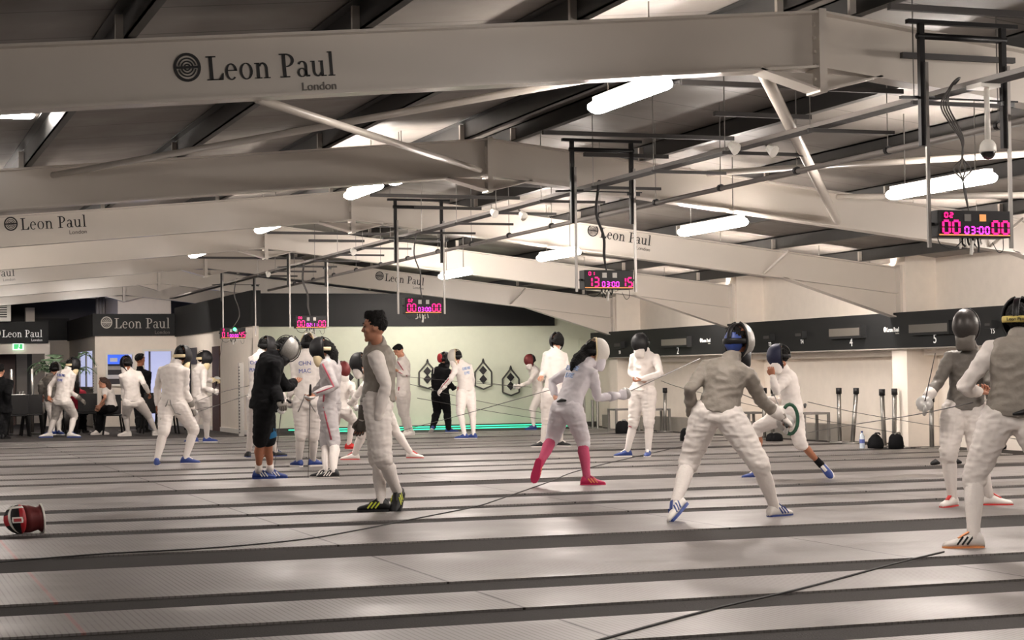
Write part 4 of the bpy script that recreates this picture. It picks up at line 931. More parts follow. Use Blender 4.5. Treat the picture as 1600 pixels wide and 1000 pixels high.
    # --- the body, one continuous surface
    mb = MB(); torso(mb, -.03)
    for k_ in EL: arm(mb, k_, -.008)
    for k_ in KN: leg(mb, k_, -.006, 0, 2.0); mb.ball(HP[k_] - Fp * .03 * s, .085 * s)
    mb.tube([Nk - sp * .08 * s, Nk, hl(0, -.01, -.08)], [.06 * s, .056 * s, .052 * s], 12, round_ends=True)
    face = mask is None
    mb.ball(hl(0, -.005, .02), .074 * s, .092 * s, .098 * s, 16, 12, HM)
    mb.ball(hl(0, .022, -.055), .055 * s, .066 * s, .062 * s, 14, 10, HM)
    bvox = vox if not face else min(vox, .009)
    if face:
        mb.tube([hl(0, .082, .022), hl(0, .094, -.005), hl(0, .099, -.02)], [.008 * s, .011 * s, .014 * s], 8, round_ends=True)
        for sx in (-1, 1):
            mb.ball(hl(sx * .076, -.002, -.005), .010 * s, .02 * s, .03 * s, 8, 6, HM)
            mb.tube([hl(sx * .012, .084, .036), hl(sx * .045, .074, .036)], .011 * s, 8, round_ends=True)
            mb.ball(hl(sx * .04, .058, -.022), .024 * s, .022 * s, .022 * s, 8, 6, HM)
        mb.ball(hl(0, .078, -.05), .024 * s, .014 * s, .009 * s, 10, 6, HM); mb.ball(hl(0, .076, -.064), .021 * s, .014 * s, .009 * s, 10, 6, HM)
        mb.ball(hl(0, .07, -.098), .024 * s, .02 * s, .018 * s, 10, 6, HM)
    NPN = NP[0]
    body = remeshed(mb, 'person', M_[skin], None, bvox, 3)
    # hands and bare feet shapes join the same mesh
    hb = MB(); hframes = {}
    for k_ in EL:
        d = (WR[k_] - EL[k_]).normalized(); T = F - d * F.dot(d)
        if T.length < .45: T = UZ - d * UZ.dot(d)
        T.normalize(); n = d.cross(T); inward = (Rs if k_ == 'L' else -Rs)
        if n.dot(inward) < 0: n = -n
        hframes[k_] = (WR[k_], d, T, n); gl = gloveL if k_ == 'L' else gloveR
        hand(hb, WR[k_], d, T, n, s * (1.0 if Y < 20 else 1.08), curlL if k_ == 'L' else curlR, .82 if gl else 1.0)
    bm2 = bmesh.new(); bm2.from_mesh(body.data); tmp = D.meshes.new('h'); bmesh.ops.recalc_face_normals(hb.bm, faces=hb.bm.faces); hb.bm.to_mesh(tmp); hb.bm.free(); bm2.from_mesh(tmp); D.meshes.remove(tmp)
    for v in bm2.verts: v.co -= base
    for f in bm2.faces: f.smooth = True; f.material_index = 0
    bm2.to_mesh(body.data); bm2.free(); body.location = base; PINV[body.name] = Matrix.Translation(-base)
    tag(body, label, 'person', group)
    J = jacket or ('jacket' if fit != 'sabre' else 'lame'); B = body
    wj = wrinkle(.010, 8, 13, seed); wb = wrinkle(.011 if Y < 17 else .009, 7, 20, seed + 50)
    # --- clothing
    if fit in ('epee', 'foil', 'sabre', 'hoodie', 'coat', 'tee'):
        mb = MB(); torso(mb, .010 + lz, t0=-.12 if lz > 0 else .0)
        for k_ in EL:
            if fit == 'tee': mb.tube([SH[k_] + (sc - SH[k_]) * .3, SH[k_], lerp(SH[k_], EL[k_], .5)], [.06 * s, .066 * s, .058 * s], 12, round_ends=True)
            else: arm(mb, k_, .010 + lz * .6, .97)
        if fit != 'tee': mb.tube([Nk - sp * .06 * s, Nk + sp * .02 * s, lerp(Nk, hl(0, 0, -.1), .75)], [.075 * s, .068 * s, .064 * s], 14)
        if fit in ('hoodie',): mb.ball(Nk - Fs * .06 * s - sp * .02, .10 * s, .06 * s, .06 * s)
        remeshed(mb, {'hoodie': 'hoodie', 'coat': 'coat', 'tee': 'shirt'}.get(fit, 'jacket'), M_[J], B, vox, 3, wj)
    if fit == 'foil':
        mb = MB(); torso(mb, .022, t0=.0)
        mb.tube([Nk - sp * .06 * s, Nk + sp * .02 * s, lerp(Nk, hl(0, 0, -.1), .8)], [.088 * s, .08 * s, .074 * s], 14)
        remeshed(mb, 'electric_vest', M_['lame2'], B, vox, 3, wj)
    if breeches:
        shorts = long == 'shorts'; trousers = long == 'trousers'
        mb = MB(); items = []
        for t, w_, d_ in ((-.16, .125, .105), (-.08, .158, .124), (.02, .160, .124), (.10, .150, .112), (.16, .135, .10)): items.append((Pv + sp * TL * t, Rhh, Fp, w_ * s, d_ * s))
        rings_loft(mb, items, 18)
        for k_ in KN:
            mb.ball(HP[k_] - Fp * .035 * s - sp * .01 * s, .096 * s)
            leg(mb, k_, .024 if not shorts else .032, 0, .92 if shorts else (2.0 if trousers else 1.1))
            if not shorts and not trousers: mb.tube([lerp(HP[k_], KN[k_], .8), lerp(HP[k_], KN[k_], .95), lerp(KN[k_], ank[k_], .1)], [.086 * s, .088 * s, .066 * s], 12)
            if trousers: mb.tube([KN[k_], lerp(KN[k_], ank[k_], .5), lerp(KN[k_], ank[k_], .97)], [.074 * s, .068 * s, .062 * s], 12)
        remeshed(mb, 'trousers' if trousers else ('shorts' if shorts else 'breeches'), M_[breeches], B, vox, 3, wb)
    for k_ in KN:
        lo = long != 'trousers'
        if sock and lo:
            mb = MB()
            if long == 'shorts' or bare: mb.tube([lerp(KN[k_], ank[k_], .72), lerp(KN[k_], ank[k_], .85), ank[k_]], [.041 * s, .043 * s, .045 * s], 12)
            else: leg(mb, k_, .006, 1.0, 2.0)
            mb.build('sock', M_[sock], B, smooth=True)
        # shoes
        l = feet[k_]; A = ank[k_]; q = px2m(A); tx = l[2][0]; sg = l[2][-1]
        if planted[k_]:
            lat = (tx - l[1][0]) * q; Lf = .20 * s; lat = max(-Lf * .98, min(Lf * .98, lat)); dp = math.sqrt(max(Lf * Lf - lat * lat, 0)) * sg
            f_ = (CR * lat + CF * dp).normalized(); u_ = UZ
        else:
            lat = (tx - l[1][0]) * q; vz = -(l[2][1] - l[1][1]) * q; Lf = .21 * s; rem = math.sqrt(max(Lf * Lf - lat * lat - vz * vz, 1e-4)) * sg
            f_ = (CR * lat + UZ * vz + CF * rem).normalized(); sh = (KN[k_] - A).normalized(); u_ = (sh - f_ * sh.dot(f_))
            u_ = u_.normalized() if u_.length > .05 else UZ
            low = min((A - u_ * .08 * s + f_ * .19 * s).z, (A - u_ * .08 * s - f_ * .06 * s).z)
            if low < .012:
                f_ = (f_ + UZ * (.012 - low) * 4).normalized(); u_ = (u_ - f_ * u_.dot(f_)).normalized()
        r_ = f_.cross(u_); P = lambda x, y, z: A + f_ * y * s + u_ * z * s + r_ * x * s
        mb = MB(); sec = [(-.072, .018, .035, .018), (-.06, .034, .075, .008), (-.03, .038, .105, 0), (.0, .039, .110, 0), (.04, .041, .085, 0), (.09, .046, .060, 0), (.14, .046, .045, 0), (.18, .034, .034, 0), (.20, .014, .02, 0)]
        rr = []
        for y, w_, h, z0 in sec:
            zb_ = -.068; ring_ = []
            for i in range(12):
                a = 2 * math.pi * i / 12; x = math.cos(a) * w_; z = (math.sin(a) * .5 + .5) * h
                if math.sin(a) < 0: x = math.cos(a) * w_; z = h * .5 * (1 + math.sin(a)) * .6
                ring_.append(mb.bm.verts.new(P(x, y, zb_ + z)))
            rr.append(ring_)
        mb.loft(rr); so = mb.build('shoe', M_[shoe[0]], B, smooth=True)
        mb = MB(); out = [(-.074, 0), (-.06, .03), (-.02, .037), (.04, .04), (.1, .048), (.15, .046), (.19, .03), (.204, 0)]
        poly = [P(x, y, -.084) for y, x in out] + [P(-x, y, -.084) for y, x in out[::-1][1:-1]]
        mb.prism(poly, u_ * .022 * s); mb.build('sole', M_[shoe[1]], so)
        if len(shoe) > 2:
            mb = MB()
            mb.bm.free()
            for sx in (-1, 1):
                for j in range(3): mb = MB(); y = .03 + j * .032; mb.bar(P(sx * .046, y + .02, -.05), P(sx * .034, y - .02, .0), .012 * s, .006 * s, u_.cross(f_)); mb.build('stripe', M_[shoe[2]], so)
        mb = MB(); mb.tube([P(0, .10, -.012), P(0, .06, .012), P(0, .03, .03)], [(.02 * s, .006 * s)] * 3, 8, wax=r_); mb.build('laces', M_[shoe[1]], so)
    for k_, gl in (('L', gloveL), ('R', gloveR)):
        if gl and k_ in hframes:
            W_, d, T, n = hframes[k_]; mb = MB(); hand(mb, W_, d, T, n, s * 1.1, curlL if k_ == 'L' else curlR, 1.25)
            mb.tube([W_ - d * .11 * s, W_ - d * .05 * s, W_ + d * .01 * s], [.056 * s, .048 * s, .034 * s], 12); mb.build('glove', M_[gl], B, smooth=True)
    # --- head wear
    if mask is None:
        for sx in (-1, 1):
            mb = MB(); mb.ball(hl(sx * .031, .081, .012), .012 * s, .008 * s, .006 * s, 8, 6, HM); mb.build('eye', M_['hair'], B)
            mb = MB(); mb.tube([hl(sx * .014, .092, .036), hl(sx * .03, .09, .042), hl(sx * .048, .078, .037)], .0045 * s, 6); mb.build('eyebrow', M_[hair], B)
    if hair:
        mb = MB()
        if mask is None:
            mb.ball(hl(0, -.022, .038), .084 * s, .094 * s, .088 * s, 14, 10, HM); mb.ball(hl(0, .028, .095), .062 * s, .058 * s, .030 * s, 10, 8, HM)
            for sx in (-1, 1): mb.ball(hl(sx * .066, -.012, .035), .018 * s, .04 * s, .05 * s, 8, 6, HM)
            if hairkind == 'messy':
                for k in range(10): a = k * 2.4; mb.ball(hl(.05 * math.cos(a), -.01 + .06 * math.sin(a), .115), .03 * s)
        else: mb.ball(hl(0, -.03, .02), .083 * s, .085 * s, .095 * s, 14, 10, HM)
        if hairkind in ('tail', 'long'):
            bk = hl(0, -.1, .03); mb.ball(bk, .04 * s); L_ = .30 if hairkind == 'tail' else .36
            mb.tube([bk, hl(0, -.135, -.05), hl(0, -.13, -.05) - UZ * L_ * .45 * s, hl(0, -.12, -.05) - UZ * L_ * .8 * s], [.05 * s, .062 * s, .055 * s, .02 * s], 10, round_ends=True)
        if hairkind == 'long':
            mb.tube([hl(0, -.10, .03), hl(0, -.15, -.06), Nk - Fs * .125 * s + sp * .02, Nk - Fs * .15 * s - sp * .07 * s, Nk - Fs * .15 * s - sp * .14 * s], [.055 * s, .075 * s, .062 * s, .045 * s, .015 * s], 10, round_ends=True)
        if hairkind == 'puff': mb.ball(hl(0, -.09, .02), .09 * s, .07 * s, .09 * s)
        remeshed(mb, 'hair', M_[hair], B, min(vox, .012), 2, wrinkle(.012, 30, 30, seed))
    if mask:
        mm = M_['mesh' + mask] if 'mesh' + mask in M_ else M_[mask]
        mb = MB(); nu, nv = 20, 12; grid = []
        for j in range(nv + 1):
            ph = math.pi * (.06 + .86 * j / nv); row = []
            for i in range(nu + 1):
                th = math.radians(-105 + 210 * i / nu)
                x = .112 * math.sin(ph) * math.sin(th); y = .015 + .150 * math.sin(ph) ** .8 * math.cos(th); z = -.005 - .155 * -math.cos(ph)
                z = -.005 + .155 * math.cos(ph)
                if z < -.05: y -= (-.05 - z) * .30; x *= 1 - (-.05 - z) * 2.2
                row.append(mb.bm.verts.new(hl(x, y, z)))
            grid.append(row)
        for j in range(nv):
            for i in range(nu): mb.face([grid[j][i], grid[j][i + 1], grid[j + 1][i + 1], grid[j + 1][i]])
        mo = mb.build('mask', mm, B, smooth=True); sol = mo.modifiers.new('thick', 'SOLIDIFY'); sol.thickness = .006
        rim = [hl(.112 * math.sin(math.pi * (.06 + .86 * j / nv)) * math.sin(math.radians(105)) * (1 - max(0, (-.05 - (-.005 + .155 * math.cos(math.pi * (.06 + .86 * j / nv)))) * 2.2)), .015 + .15 * math.sin(math.pi * (.06 + .86 * j / nv)) ** .8 * math.cos(math.radians(105)) - max(0, -.05 - (-.005 + .155 * math.cos(math.pi * (.06 + .86 * j / nv)))) * .3, -.005 + .155 * math.cos(math.pi * (.06 + .86 * j / nv))) for j in range(nv + 1)]
        c0 = hl(0, 0, 0); mir = [p - hR * 2 * (p - c0).dot(hR) for p in rim]
        mb = MB(); mb.tube(rim + mir[::-1], .009 * s, 6); mb.build('mask_rim', M_['blackmetal'] if mask != 'white' else M_['cream'], mo, smooth=True)
        # bib under the chin
        mb = MB(); rings_loft(mb, [(hl(0, .035, -.085), hR, hFw, .088 * s, .085 * s), (hl(0, .04, -.14), hR, hFw, .08 * s, .075 * s), (hl(0, .035, -.19), hR, hFw, .085 * s, .06 * s), (hl(0, .03, -.22), hR, hFw, .07 * s, .04 * s)], 16)
        mb.build('bib', M_[bib], mo, smooth=True)
        # strap over the back of the head
        mb = MB(); pts = [hl(.105 * math.sin(math.radians(a)), -.005 - .118 * -math.cos(math.radians(a)) if False else -.01 + .115 * math.cos(math.radians(a)), .0) for a in range(95, 266, 17)]
        mb.tube(pts, [(.022 * s, .006 * s)] * len(pts), 8, wax=hU); mb.build('strap', M_['gold'] if 'goldstrap' in extras else (M_['cream'] if bib == 'cream' else M_['blackmetal']), mo, smooth=True)
        mb = MB(); pts = [hl(0, -.01 - .112 * math.sin(math.radians(a)), .012 + .128 * math.cos(math.radians(a))) for a in range(-5, 110, 16)]
        mb.tube(pts, [(.022 * s, .005 * s)] * len(pts), 8, wax=hR); mb.build('tongue', M_['blackmetal'], mo, smooth=True)
    # --- extras
    bk = lambda t, x, out=.15: Pv + sp * TL * t + Rs * x * s - Fs * out * s
    for e in extras:
        if e == 'chn':
            for t, tx_ in ((.74, 'CHN'), (.58, 'MAC')): sans(tx_, bk(t, -.075, .140), Rs, sp, -Fs, .055, M_['bluetext'], 'printed_lettering', B)
            continue
        if e == 'goldstrap': sans('Leon Paul', hl(-.055, -.128, -.009), hR, hU, -hFw, .022, M_['ink'], 'strap_lettering', mo, .12)
        if e in ('bluetext', 'palebluetext', 'chn'):
            m_ = M_['palebluetext' if e == 'palebluetext' else 'bluetext']
            # printed name and country code: short blocks following the back
            mb = MB()
            for t, n_, w_ in ((.80, 5, .030), (.64, 3, .034)):
                for i in range(n_):
                    x = (i - (n_ - 1) / 2) * w_ * 1.35
                    p = bk(t, x, .142); mb.bar(p - Rs * w_ * .5, p + Rs * w_ * .5, .004, .0, sp) if False else None
                    a = .5 * w_
                    mb.bar(p - Rs * a - sp * .026, p - Rs * a + sp * .026, .009, .008, Fs); mb.bar(p - Rs * a + sp * .022, p + Rs * a * .6 + sp * .022, .009, .008, Fs); mb.bar(p - Rs * a, p + Rs * a * .4, .009, .008, Fs)
                    if i % 2: mb.bar(p + Rs * a * .6 - sp * .026, p + Rs * a * .6 + sp * .026, .009, .008, Fs)
                    else: mb.bar(p - Rs * a - sp * .022, p + Rs * a * .6 - sp * .022, .009, .008, Fs)
            mb.build('printed_lettering', m_, B)
        if e == 'patch':
            p = lerp(HP['R'], KN['R'], .42); o_ = Rhh * .098 * s - Fp * .05 * s
            nn = o_.normalized(); a1 = (KN['R'] - HP['R']).normalized(); a2 = nn.cross(a1)
            mb = MB(); mb.prism([p + nn * .104 * s + a1 * u * .045 + a2 * v * .035 for u, v in ((-1, -1), (1, -1), (1, 1), (-1, 1))], nn * .006); mb.build('red_badge', M_['red'], B)
        if e in ('stripeL', 'stripeR'):
            k_ = e[-1]; o_ = (Rhh if k_ == 'R' else -Rhh)
            pts = [HP[k_] + sp * .12 + o_ * .085 * s]; pts += [lerp(HP[k_], KN[k_], t) + o_ * r * s for t, r in ((0, .108), (.3, .108), (.6, .094), (.95, .08))] 
            mb = MB(); mb.tube(pts, [(.012, .008)] * len(pts), 8, wax=Fp); mb.build('side_stripe', M_['redstripe'], B, smooth=True)
            pts = [lerp(SH[k_], EL[k_], t) + (Rs if k_ == 'R' else -Rs) * r * s for t, r in ((0, .072), (.5, .063), (1, .054))] + [lerp(EL[k_], WR[k_], t) + (Rs if k_ == 'R' else -Rs) * .05 * s for t in (.4, .85)]
            mb = MB(); mb.tube(pts, [(.011, .008)] * len(pts), 8, wax=Fs); mb.build('sleeve_stripe', M_['redstripe'], B, smooth=True)
        if e == 'zip':
            mb = MB(); mb.tube([bk(t, -.08, .14) for t in (.95, .7, .4, .1)], [(.01, .006)] * 4, 8, wax=Rs); mb.build('white_zip', M_['white'], B)
        if e == 'plug':
            p = bk(.08, .05, .16); mb = MB(); mb.tube([p + Rs * .06, p, p - Rs * .07 - UZ * .02], [.012, .02, .01], 8, round_ends=True); mb.build('cable_plug', M_['blackmetal'], B, smooth=True)
        if e == 'strapcross':
            for sx in (-1, 1):
                mb = MB(); mb.tube([Pv + sp * .13 - Fp * .12 + Rhh * sx * .0, Pv + sp * .02 - Fp * .15 + Rhh * sx * .03, Pv - sp * .1 - Fp * .13 + Rhh * sx * .09, lerp(HP['R' if sx > 0 else 'L'], KN['R' if sx > 0 else 'L'], .55) + Rhh * sx * .09], [(.008, .005)] * 4, 6); mb.build('brace_strap', M_['grey'], B)
        if e == 'blueside':
            p = HP['L']; mb = MB(); mb.tube([HP['L'] + sp * .05 , lerp(HP['L'], KN['L'], .3), lerp(HP['L'], KN['L'], .85)], [.1, .112, .108], 14); mb.build('blue_towel', M_['blue'], B, smooth=True)
        if e == 'kneeband':
            mb = MB(); p = lerp(KN['R'], ank['R'], .12); d_ = (ank['R'] - KN['R']).normalized(); mb.tube([p, p + d_ * .02], .066 * s, 12); mb.build('knee_band', M_['redstripe'], B)
        if e == 'wristband':
            pass
        if e == 'greenguard':
            pass
    return dict(SH=SH, EL=EL, WR=WR, hf=hframes, Hc=Hc, body=B, Pv=Pv, Y=Y, s=s, hl=hl, HM=HM)
def grip(P, k_): W_, d, T, n = P['hf'][k_]; return W_ + d * .07 * P['s'] + n * .025
# pixels below are joints measured in the photo; depth comes from the feet on the floor
P = person
# near fencer at the right edge, back to the camera
a = P('near fencer in grey vest over white, back turned, cut by the right edge', (1583, 652), (1592, 528, -.02), (1592, 499, .06), [(1505, 607), (1530, 612, .24)], [(1668, 610), (1652, 640, .25)],
      [(1522, 746), (1521, 838), (1476, .12)], [(1640, 742), (1668, 838), (1710, .3)], 8, fit='foil', mask='black', extras=('goldstrap', 'plug'), shoe=('whiteshoe', 'orange', 'ink'), Y=10.8, curlL=60, s=1.03, hyaw=25)
# blurred sabre fencer facing the camera
b = P('fencer in grey jacket and dark mask facing the camera, behind the near right fencer', (1508, 642), (1516, 546, -.02), (1510, 509, -.06), [(1546, 600), (1552, 640, -.1)], [(1466, 598), (1446, 624, -.12)],
      [(1528, 712), (1546, 776), (1566, -.1)], [(1482, 708), (1488, 778), (1474, -.5)], 190, fit='sabre', mask='dgrey', hyaw=215, shoe=('whiteshoe', 'redshoe'), Y=14.1, gloveR='sock', gloveL='sock', curlR=70, bib='lame', roll=0)
sword(grip(b, 'R'), grip(b, 'R') + Vector((-.35, -.75, .45)), 'sabre in the white glove of the blurred dark-masked fencer', 'sabre')
# spread-legged sabre fencer in the middle right
c = P('grey-jacketed fencer in blue-backed silver mask, legs spread, seen from behind', (1122, 648), (1140, 563, .02), (1153, 533, .05), [(1078, 609), (1080, 648, .08)], [(1190, 626), (1222, 652, .12)],
      [(1076, 724), (1056, 784, -.05), (1034, 806, -1)], [(1188, 727), (1210, 792), (1240, 1)], 18, hyaw=42, fit='sabre', jacket='lame2', mask='grey', gloveR='sock', curlR=70, Y=13.9, shoe=('whiteshoe', 'blueshoe', 'blueshoe'), skin='skin2', extras=('blueback',), s=1.06)
sw = sword(grip(c, 'R'), onY(1233, 640, 14.0) + Vector((.3, .85, .12)), 'sabre with a green padded guard held by the spread-legged fencer', 'sabre')
g0 = onY(1236, 655, 14.0); mb = MB(); pts = [g0 + Vector((.075 * math.cos(t), .02, .125 * math.sin(t))) for t in [x * math.pi / 9 - 1.9 for x in range(0, 13)]]; mb.tube(pts, .016, 8); o = mb.build('green_guard', M_['green'], sw, smooth=True); 
mb = MB(); q = c['hl']; mb.ball(q(0, -.06, .0), .085, .07, .10, 12, 8, c['HM']); mb.build('blue_back_pad', M_['blueshoe'], c['body'], smooth=True)
# lunging child
d = P('child in a navy mask lunging to the left, bare calves, by the right wall', (1238, 642), (1226, 580, .0), (1219, 556, -.02), [(1212, 612), (1207, 588, -.12)], [(1222, 628), (1196, 625, .05)],
      [(1184, 668), (1184, 735), (1166, -.05)], [(1250, 692), (1284, 727, .0), (1294, 744, -1)], -78, fit='epee', mask='navy', skin='skin2', Y=18.4, sock='blackcloth', bare=True, s=.92, shoe=('blueshoe', 'whiteshoe'), bib='jacket', extras=('plug',), gloveR='sock', curlR=60, curlL=50)
sword(grip(d, 'R'), onY(1120, 600, 18.2), 'fencing sword pointed left by the lunging child', 'foil')
# girl with pink socks
e = P('girl with white mask, long dark hair and bright pink socks holding out a sword', (886, 640), (914, 570, .05), (930, 549, .07), [(862, 597), (868, 618, .0)], [(934, 622), (966, 618, .1)],
      [(864, 684), (843, 726, .05), (836, 756, 1)], [(911, 688), (917, 747), (945, -.1)], 48, hyaw=70, fit='epee', jacket='jacketlilac', breeches='jacketlilac', mask='white', bib='jacketlilac', sock='pinksock', shoe=('magshoe', 'magshoe', 'orange'), hairkind='long', Y=18.7, gloveR='jacketlilac', curlR=70, extras=('palebluetext', 'patch', 'plug'), s=1.0)
sword(grip(e, 'R'), onY(1094, 560, 19.1), 'fencing sword with a silver bell guard pointing up right from the pink-socked girl')
# standing woman, hands clasped
f = P('standing fencer in black mask with clasped hands, right of the pink-socked girl', (1004, 612), (1008, 549, .0), (1002, 536, -.03), [(1032, 584), (1002, 593, -.2)], [(986, 584), (1000, 593, -.2)],
      [(1014, 660), (1013, 705), (1008, -1)], [(990, 660), (980, 705), (960, -.4)], 205, hyaw=235, mask='black', bib='jacket', skin='skin', Y=24.5, extras=('kneeband', 'plug'), curlL=50, curlR=50, s=.99)
# tall fencer behind the pink-socked girl
g = P('tall fencer in black mask seen from behind, half hidden by the pink-socked girl', (864, 616), (868, 546, .0), (870, 533, .0), [(848, 585), (846, 588, -.22)], [(888, 588), (886, 605, .1)],
      [(853, 655), (848, 691), (834, -.3)], [(874, 655), (876, 690), (888, -.6)], -35, hyaw=-20, mask='black', bib='jacket', skin='skin', Y=28.3, shoe=('blackshoe', 'whiteshoe'), hairkind='puff', s=1.02)
# red-masked child far back
h = P('small fencer in a dark red mask pointing a sword left by the back wall', (842, 614), (833, 574, .0), (829, 563, -.03), [(826, 598), (813, 603, -.05)], [(848, 596), (852, 592, -.1)],
      [(832, 640), (834, 667), (824, -.1)], [(850, 640), (856, 668), (862, -.2)], -115, mask='red', bib='jacket', Y=38.2, s=.95, shoe=('blueshoe', 'blueshoe'), gloveL='sock', gloveR='sock', curlL=60)
sword(grip(h, 'L'), onY(745, 596, 38.0), 'fencing sword of the dark red masked child, pointing left across the wall target')
# white masked fencer
i_ = P('fencer in white mask and blue shoes seen from behind, reaching toward the one in black', (728, 612), (721, 567, .0), (712, 557, -.04), [(704, 592), (690, 608, .05)], [(738, 590), (738, 606, .1)],
      [(719, 645), (726, 680), (714, -.1)], [(738, 645), (740, 679), (731, .2)], -38, hyaw=-72, mask='white', bib='jacket', Y=33.6, extras=('palebluetext', 'stripeL'), gloveL='sock', s=.98)
# fencer all in black
j = P('fencer dressed all in black stepping to the right beside the white-masked fencer', (688, 616), (690, 573, .0), (694, 561, .03), [(678, 595), (680, 612, -.1)], [(702, 600), (708, 606, .12)],
      [(683, 644), (676, 668, .05), (673, 680, 1)], [(699, 644), (701, 670), (711, .1)], 40, hyaw=60, fit='coat', jacket='blackcloth', breeches='blackcloth', long='trousers', mask='black', Y=37.0, shoe=('blueshoe', 'whiteshoe'), extras=('zip',), loose=.02, gloveR='blackcloth', s=1.04)
mb = MB(); mb.ball(j['hl'](0, -.1, .02), .08, .05, .1, 12, 8, j['HM']); mb.build('red_mask_back', M_['red'], j['body'], smooth=True)
# young man looking down
k_ = P('bareheaded young man in white looking down at his hands, left of the wall targets', (629, 614), (629, 558, .0), (623, 548, -.04), [(638, 588), (622, 580, -.1)], [(620, 588), (614, 578, .0)],
      [(629, 646), (636, 674), (632, -.3)], [(633, 646), (643, 674), (638, -.3)], -70, mask=None, hpitch=-35, Y=35.4, shoe=('whiteshoe', 'whiteshoe'), extras=('stripeL',), s=1.04, curlL=50)
# walking man without a mask
m_ = P('bareheaded man in grey vest over white walking left, black and yellow shoes', (590, 628), (590, 541, .0), (585, 512, -.03), [(603, 602), (590, 655, -.05)], [(577, 602), (566, 655, .08)],
       [(598, 716), (621, 768, .0), (614, 796, -1)], [(590, 713), (596, 784), (566, -.05)], -88, hyaw=-92, fit='foil', mask=None, hairkind='messy', Y=16.1, skin='skin3', shoe=('blackshoe', 'blackshoe', 'yellow'), curlL=30, gloveR='lame', s=1.08, hpitch=-3)
# pale grey clad woman holding a sword point down
n_ = P('woman in pale grey with red side stripe, black mask and cream bib', (514, 632), (515, 558, .0), (504, 545, -.02), [(524, 604), (492, 616, -.1)], [(500, 604), (488, 618, .02)],
       [(522, 690), (521, 737), (495, -.1)], [(509, 690), (510, 736), (485, .0)], -75, hyaw=-85, jacket='greyjacket', breeches='greyjacket', mask='black', bib='cream', hairkind='tail', Y=22.0, shoe=('blackshoe', 'whiteshoe', 'white'), extras=('stripeL',), skin='skin2', curlL=65, curlR=65, s=1.0)
p = onY(480, 748, 22.0); sword(Vector((n_['WR']['L'].x - .06, n_['WR']['L'].y - .02, n_['WR']['L'].z + .03)), Vector((p.x, 21.95, .02)), 'sword held point down by the pale grey clad woman', 'epee')
# coach in black hoodie and shorts
o_ = P('coach in black hoodie and shorts with a tilted grey mask, bending toward the fencers', (413, 632), (426, 556, .0), (446, 543, .03), [(447, 606), (459, 598, .14)], [(428, 604), (438, 626, -.14)],
       [(420, 692), (422, 735), (449, .1)], [(406, 692), (404, 735), (428, -.1)], 75, hyaw=92, hpitch=-28, fit='hoodie', jacket='blackcloth', breeches='blackcloth', long='shorts', mask='grey', skin='skin2', Y=21.5, shoe=('blueshoe', 'blueshoe', 'white'), extras=('blueside',), gloveR='lame', curlR=60, curlL=8, loose=.03, s=1.04)
sword(grip(o_, 'R'), onY(429, 728, 21.5), 'thin sword hanging down from the gloved hand of the black-hooded coach', 'foil')
mb = MB(); h_ = o_['hl']; mb.tube([h_(.02, .17 * math.cos(t) + .01, .165 * math.sin(t)) for t in [-1.0, -.6, -.2, .2, .6, 1.0, 1.4]], [(.02, .006)] * 7, 8, wax=o_['HM'] @ Vector((1, 0, 0))); mb.build('mask_stripe', M_['meshblack'], o_['body'], smooth=True)
# fencer with printed name, mask pushed up
q_ = P('white-masked fencer with dark printed back, between the coach and the grey-clad woman', (481, 626), (478, 551, .0), (482, 537, .03), [(461, 592), (452, 620, .05)], [(497, 592), (498, 618, .1)],
       [(470, 680), (467, 716), (460, .4)], [(490, 680), (489, 716), (500, .4)], 5, hyaw=30, mask='white', bib='jacket', Y=24.2, extras=('chn', 'strapcross'), gloveL='sock', curlL=60, shoe=('blueshoe', 'whiteshoe'), s=1.0)
sword(grip(q_, 'L'), onY(472, 648, 24.6) + Vector((.2, .3, -.1)), 'sword held low by the fencer with the printed name', 'epee')
# fencer behind the coach
r__ = P('white clad fencer mostly hidden behind the black-hooded coach', (404, 622), (408, 552, .0), (416, 540, .02), [(394, 592), (396, 618, .1)], [(428, 596), (444, 622, .1)],
        [(395, 666), (388, 696), (383, .9)], [(420, 666), (430, 700), (440, .4)], 35, hyaw=60, mask='black', bib='jacket', Y=27.4, extras=('chn',), gloveR='sock', shoe=('blackshoe', 'blueshoe'), curlR=60)
sword(grip(r__, 'R'), onY(470, 645, 27.6), 'short stretch of sword pointing right from behind the coach', 'foil')
# red-masked low fencer
s_ = P('crouching fencer with red mask and red shoes behind the grey-clad woman', (530, 640), (537, 592, .0), (536, 578, -.02), [(551, 612), (556, 630, -.15)], [(524, 614), (520, 630, .1)],
       [(551, 656), (545, 686), (558, -.3)], [(524, 660), (520, 690), (512, -.2)], 150, hyaw=150, mask='red', bib='jacket', Y=29.5, gloveL='sock', curlL=60, shoe=('redshoe', 'redshoe'), s=.98)
sword(grip(s_, 'L'), onY(575, 652, 28.6), 'sword of the crouching red-masked fencer pointing down right', 'foil')
# black-masked fencer behind the walking man
t_ = P('lunging fencer in black mask behind the walking man, white and red shoes', (596, 640), (576, 584, .0), (564, 567, -.03), [(566, 606), (552, 626, .0)], [(598, 606), (610, 616, .1)],
       [(566, 676), (554, 708), (534, -.1)], [(616, 672), (642, 705), (655, -.3)], -80, mask='black', bib='jacket', Y=25.6, gloveL='sock', shoe=('whiteshoe', 'redshoe'), s=1.02, curlL=60)
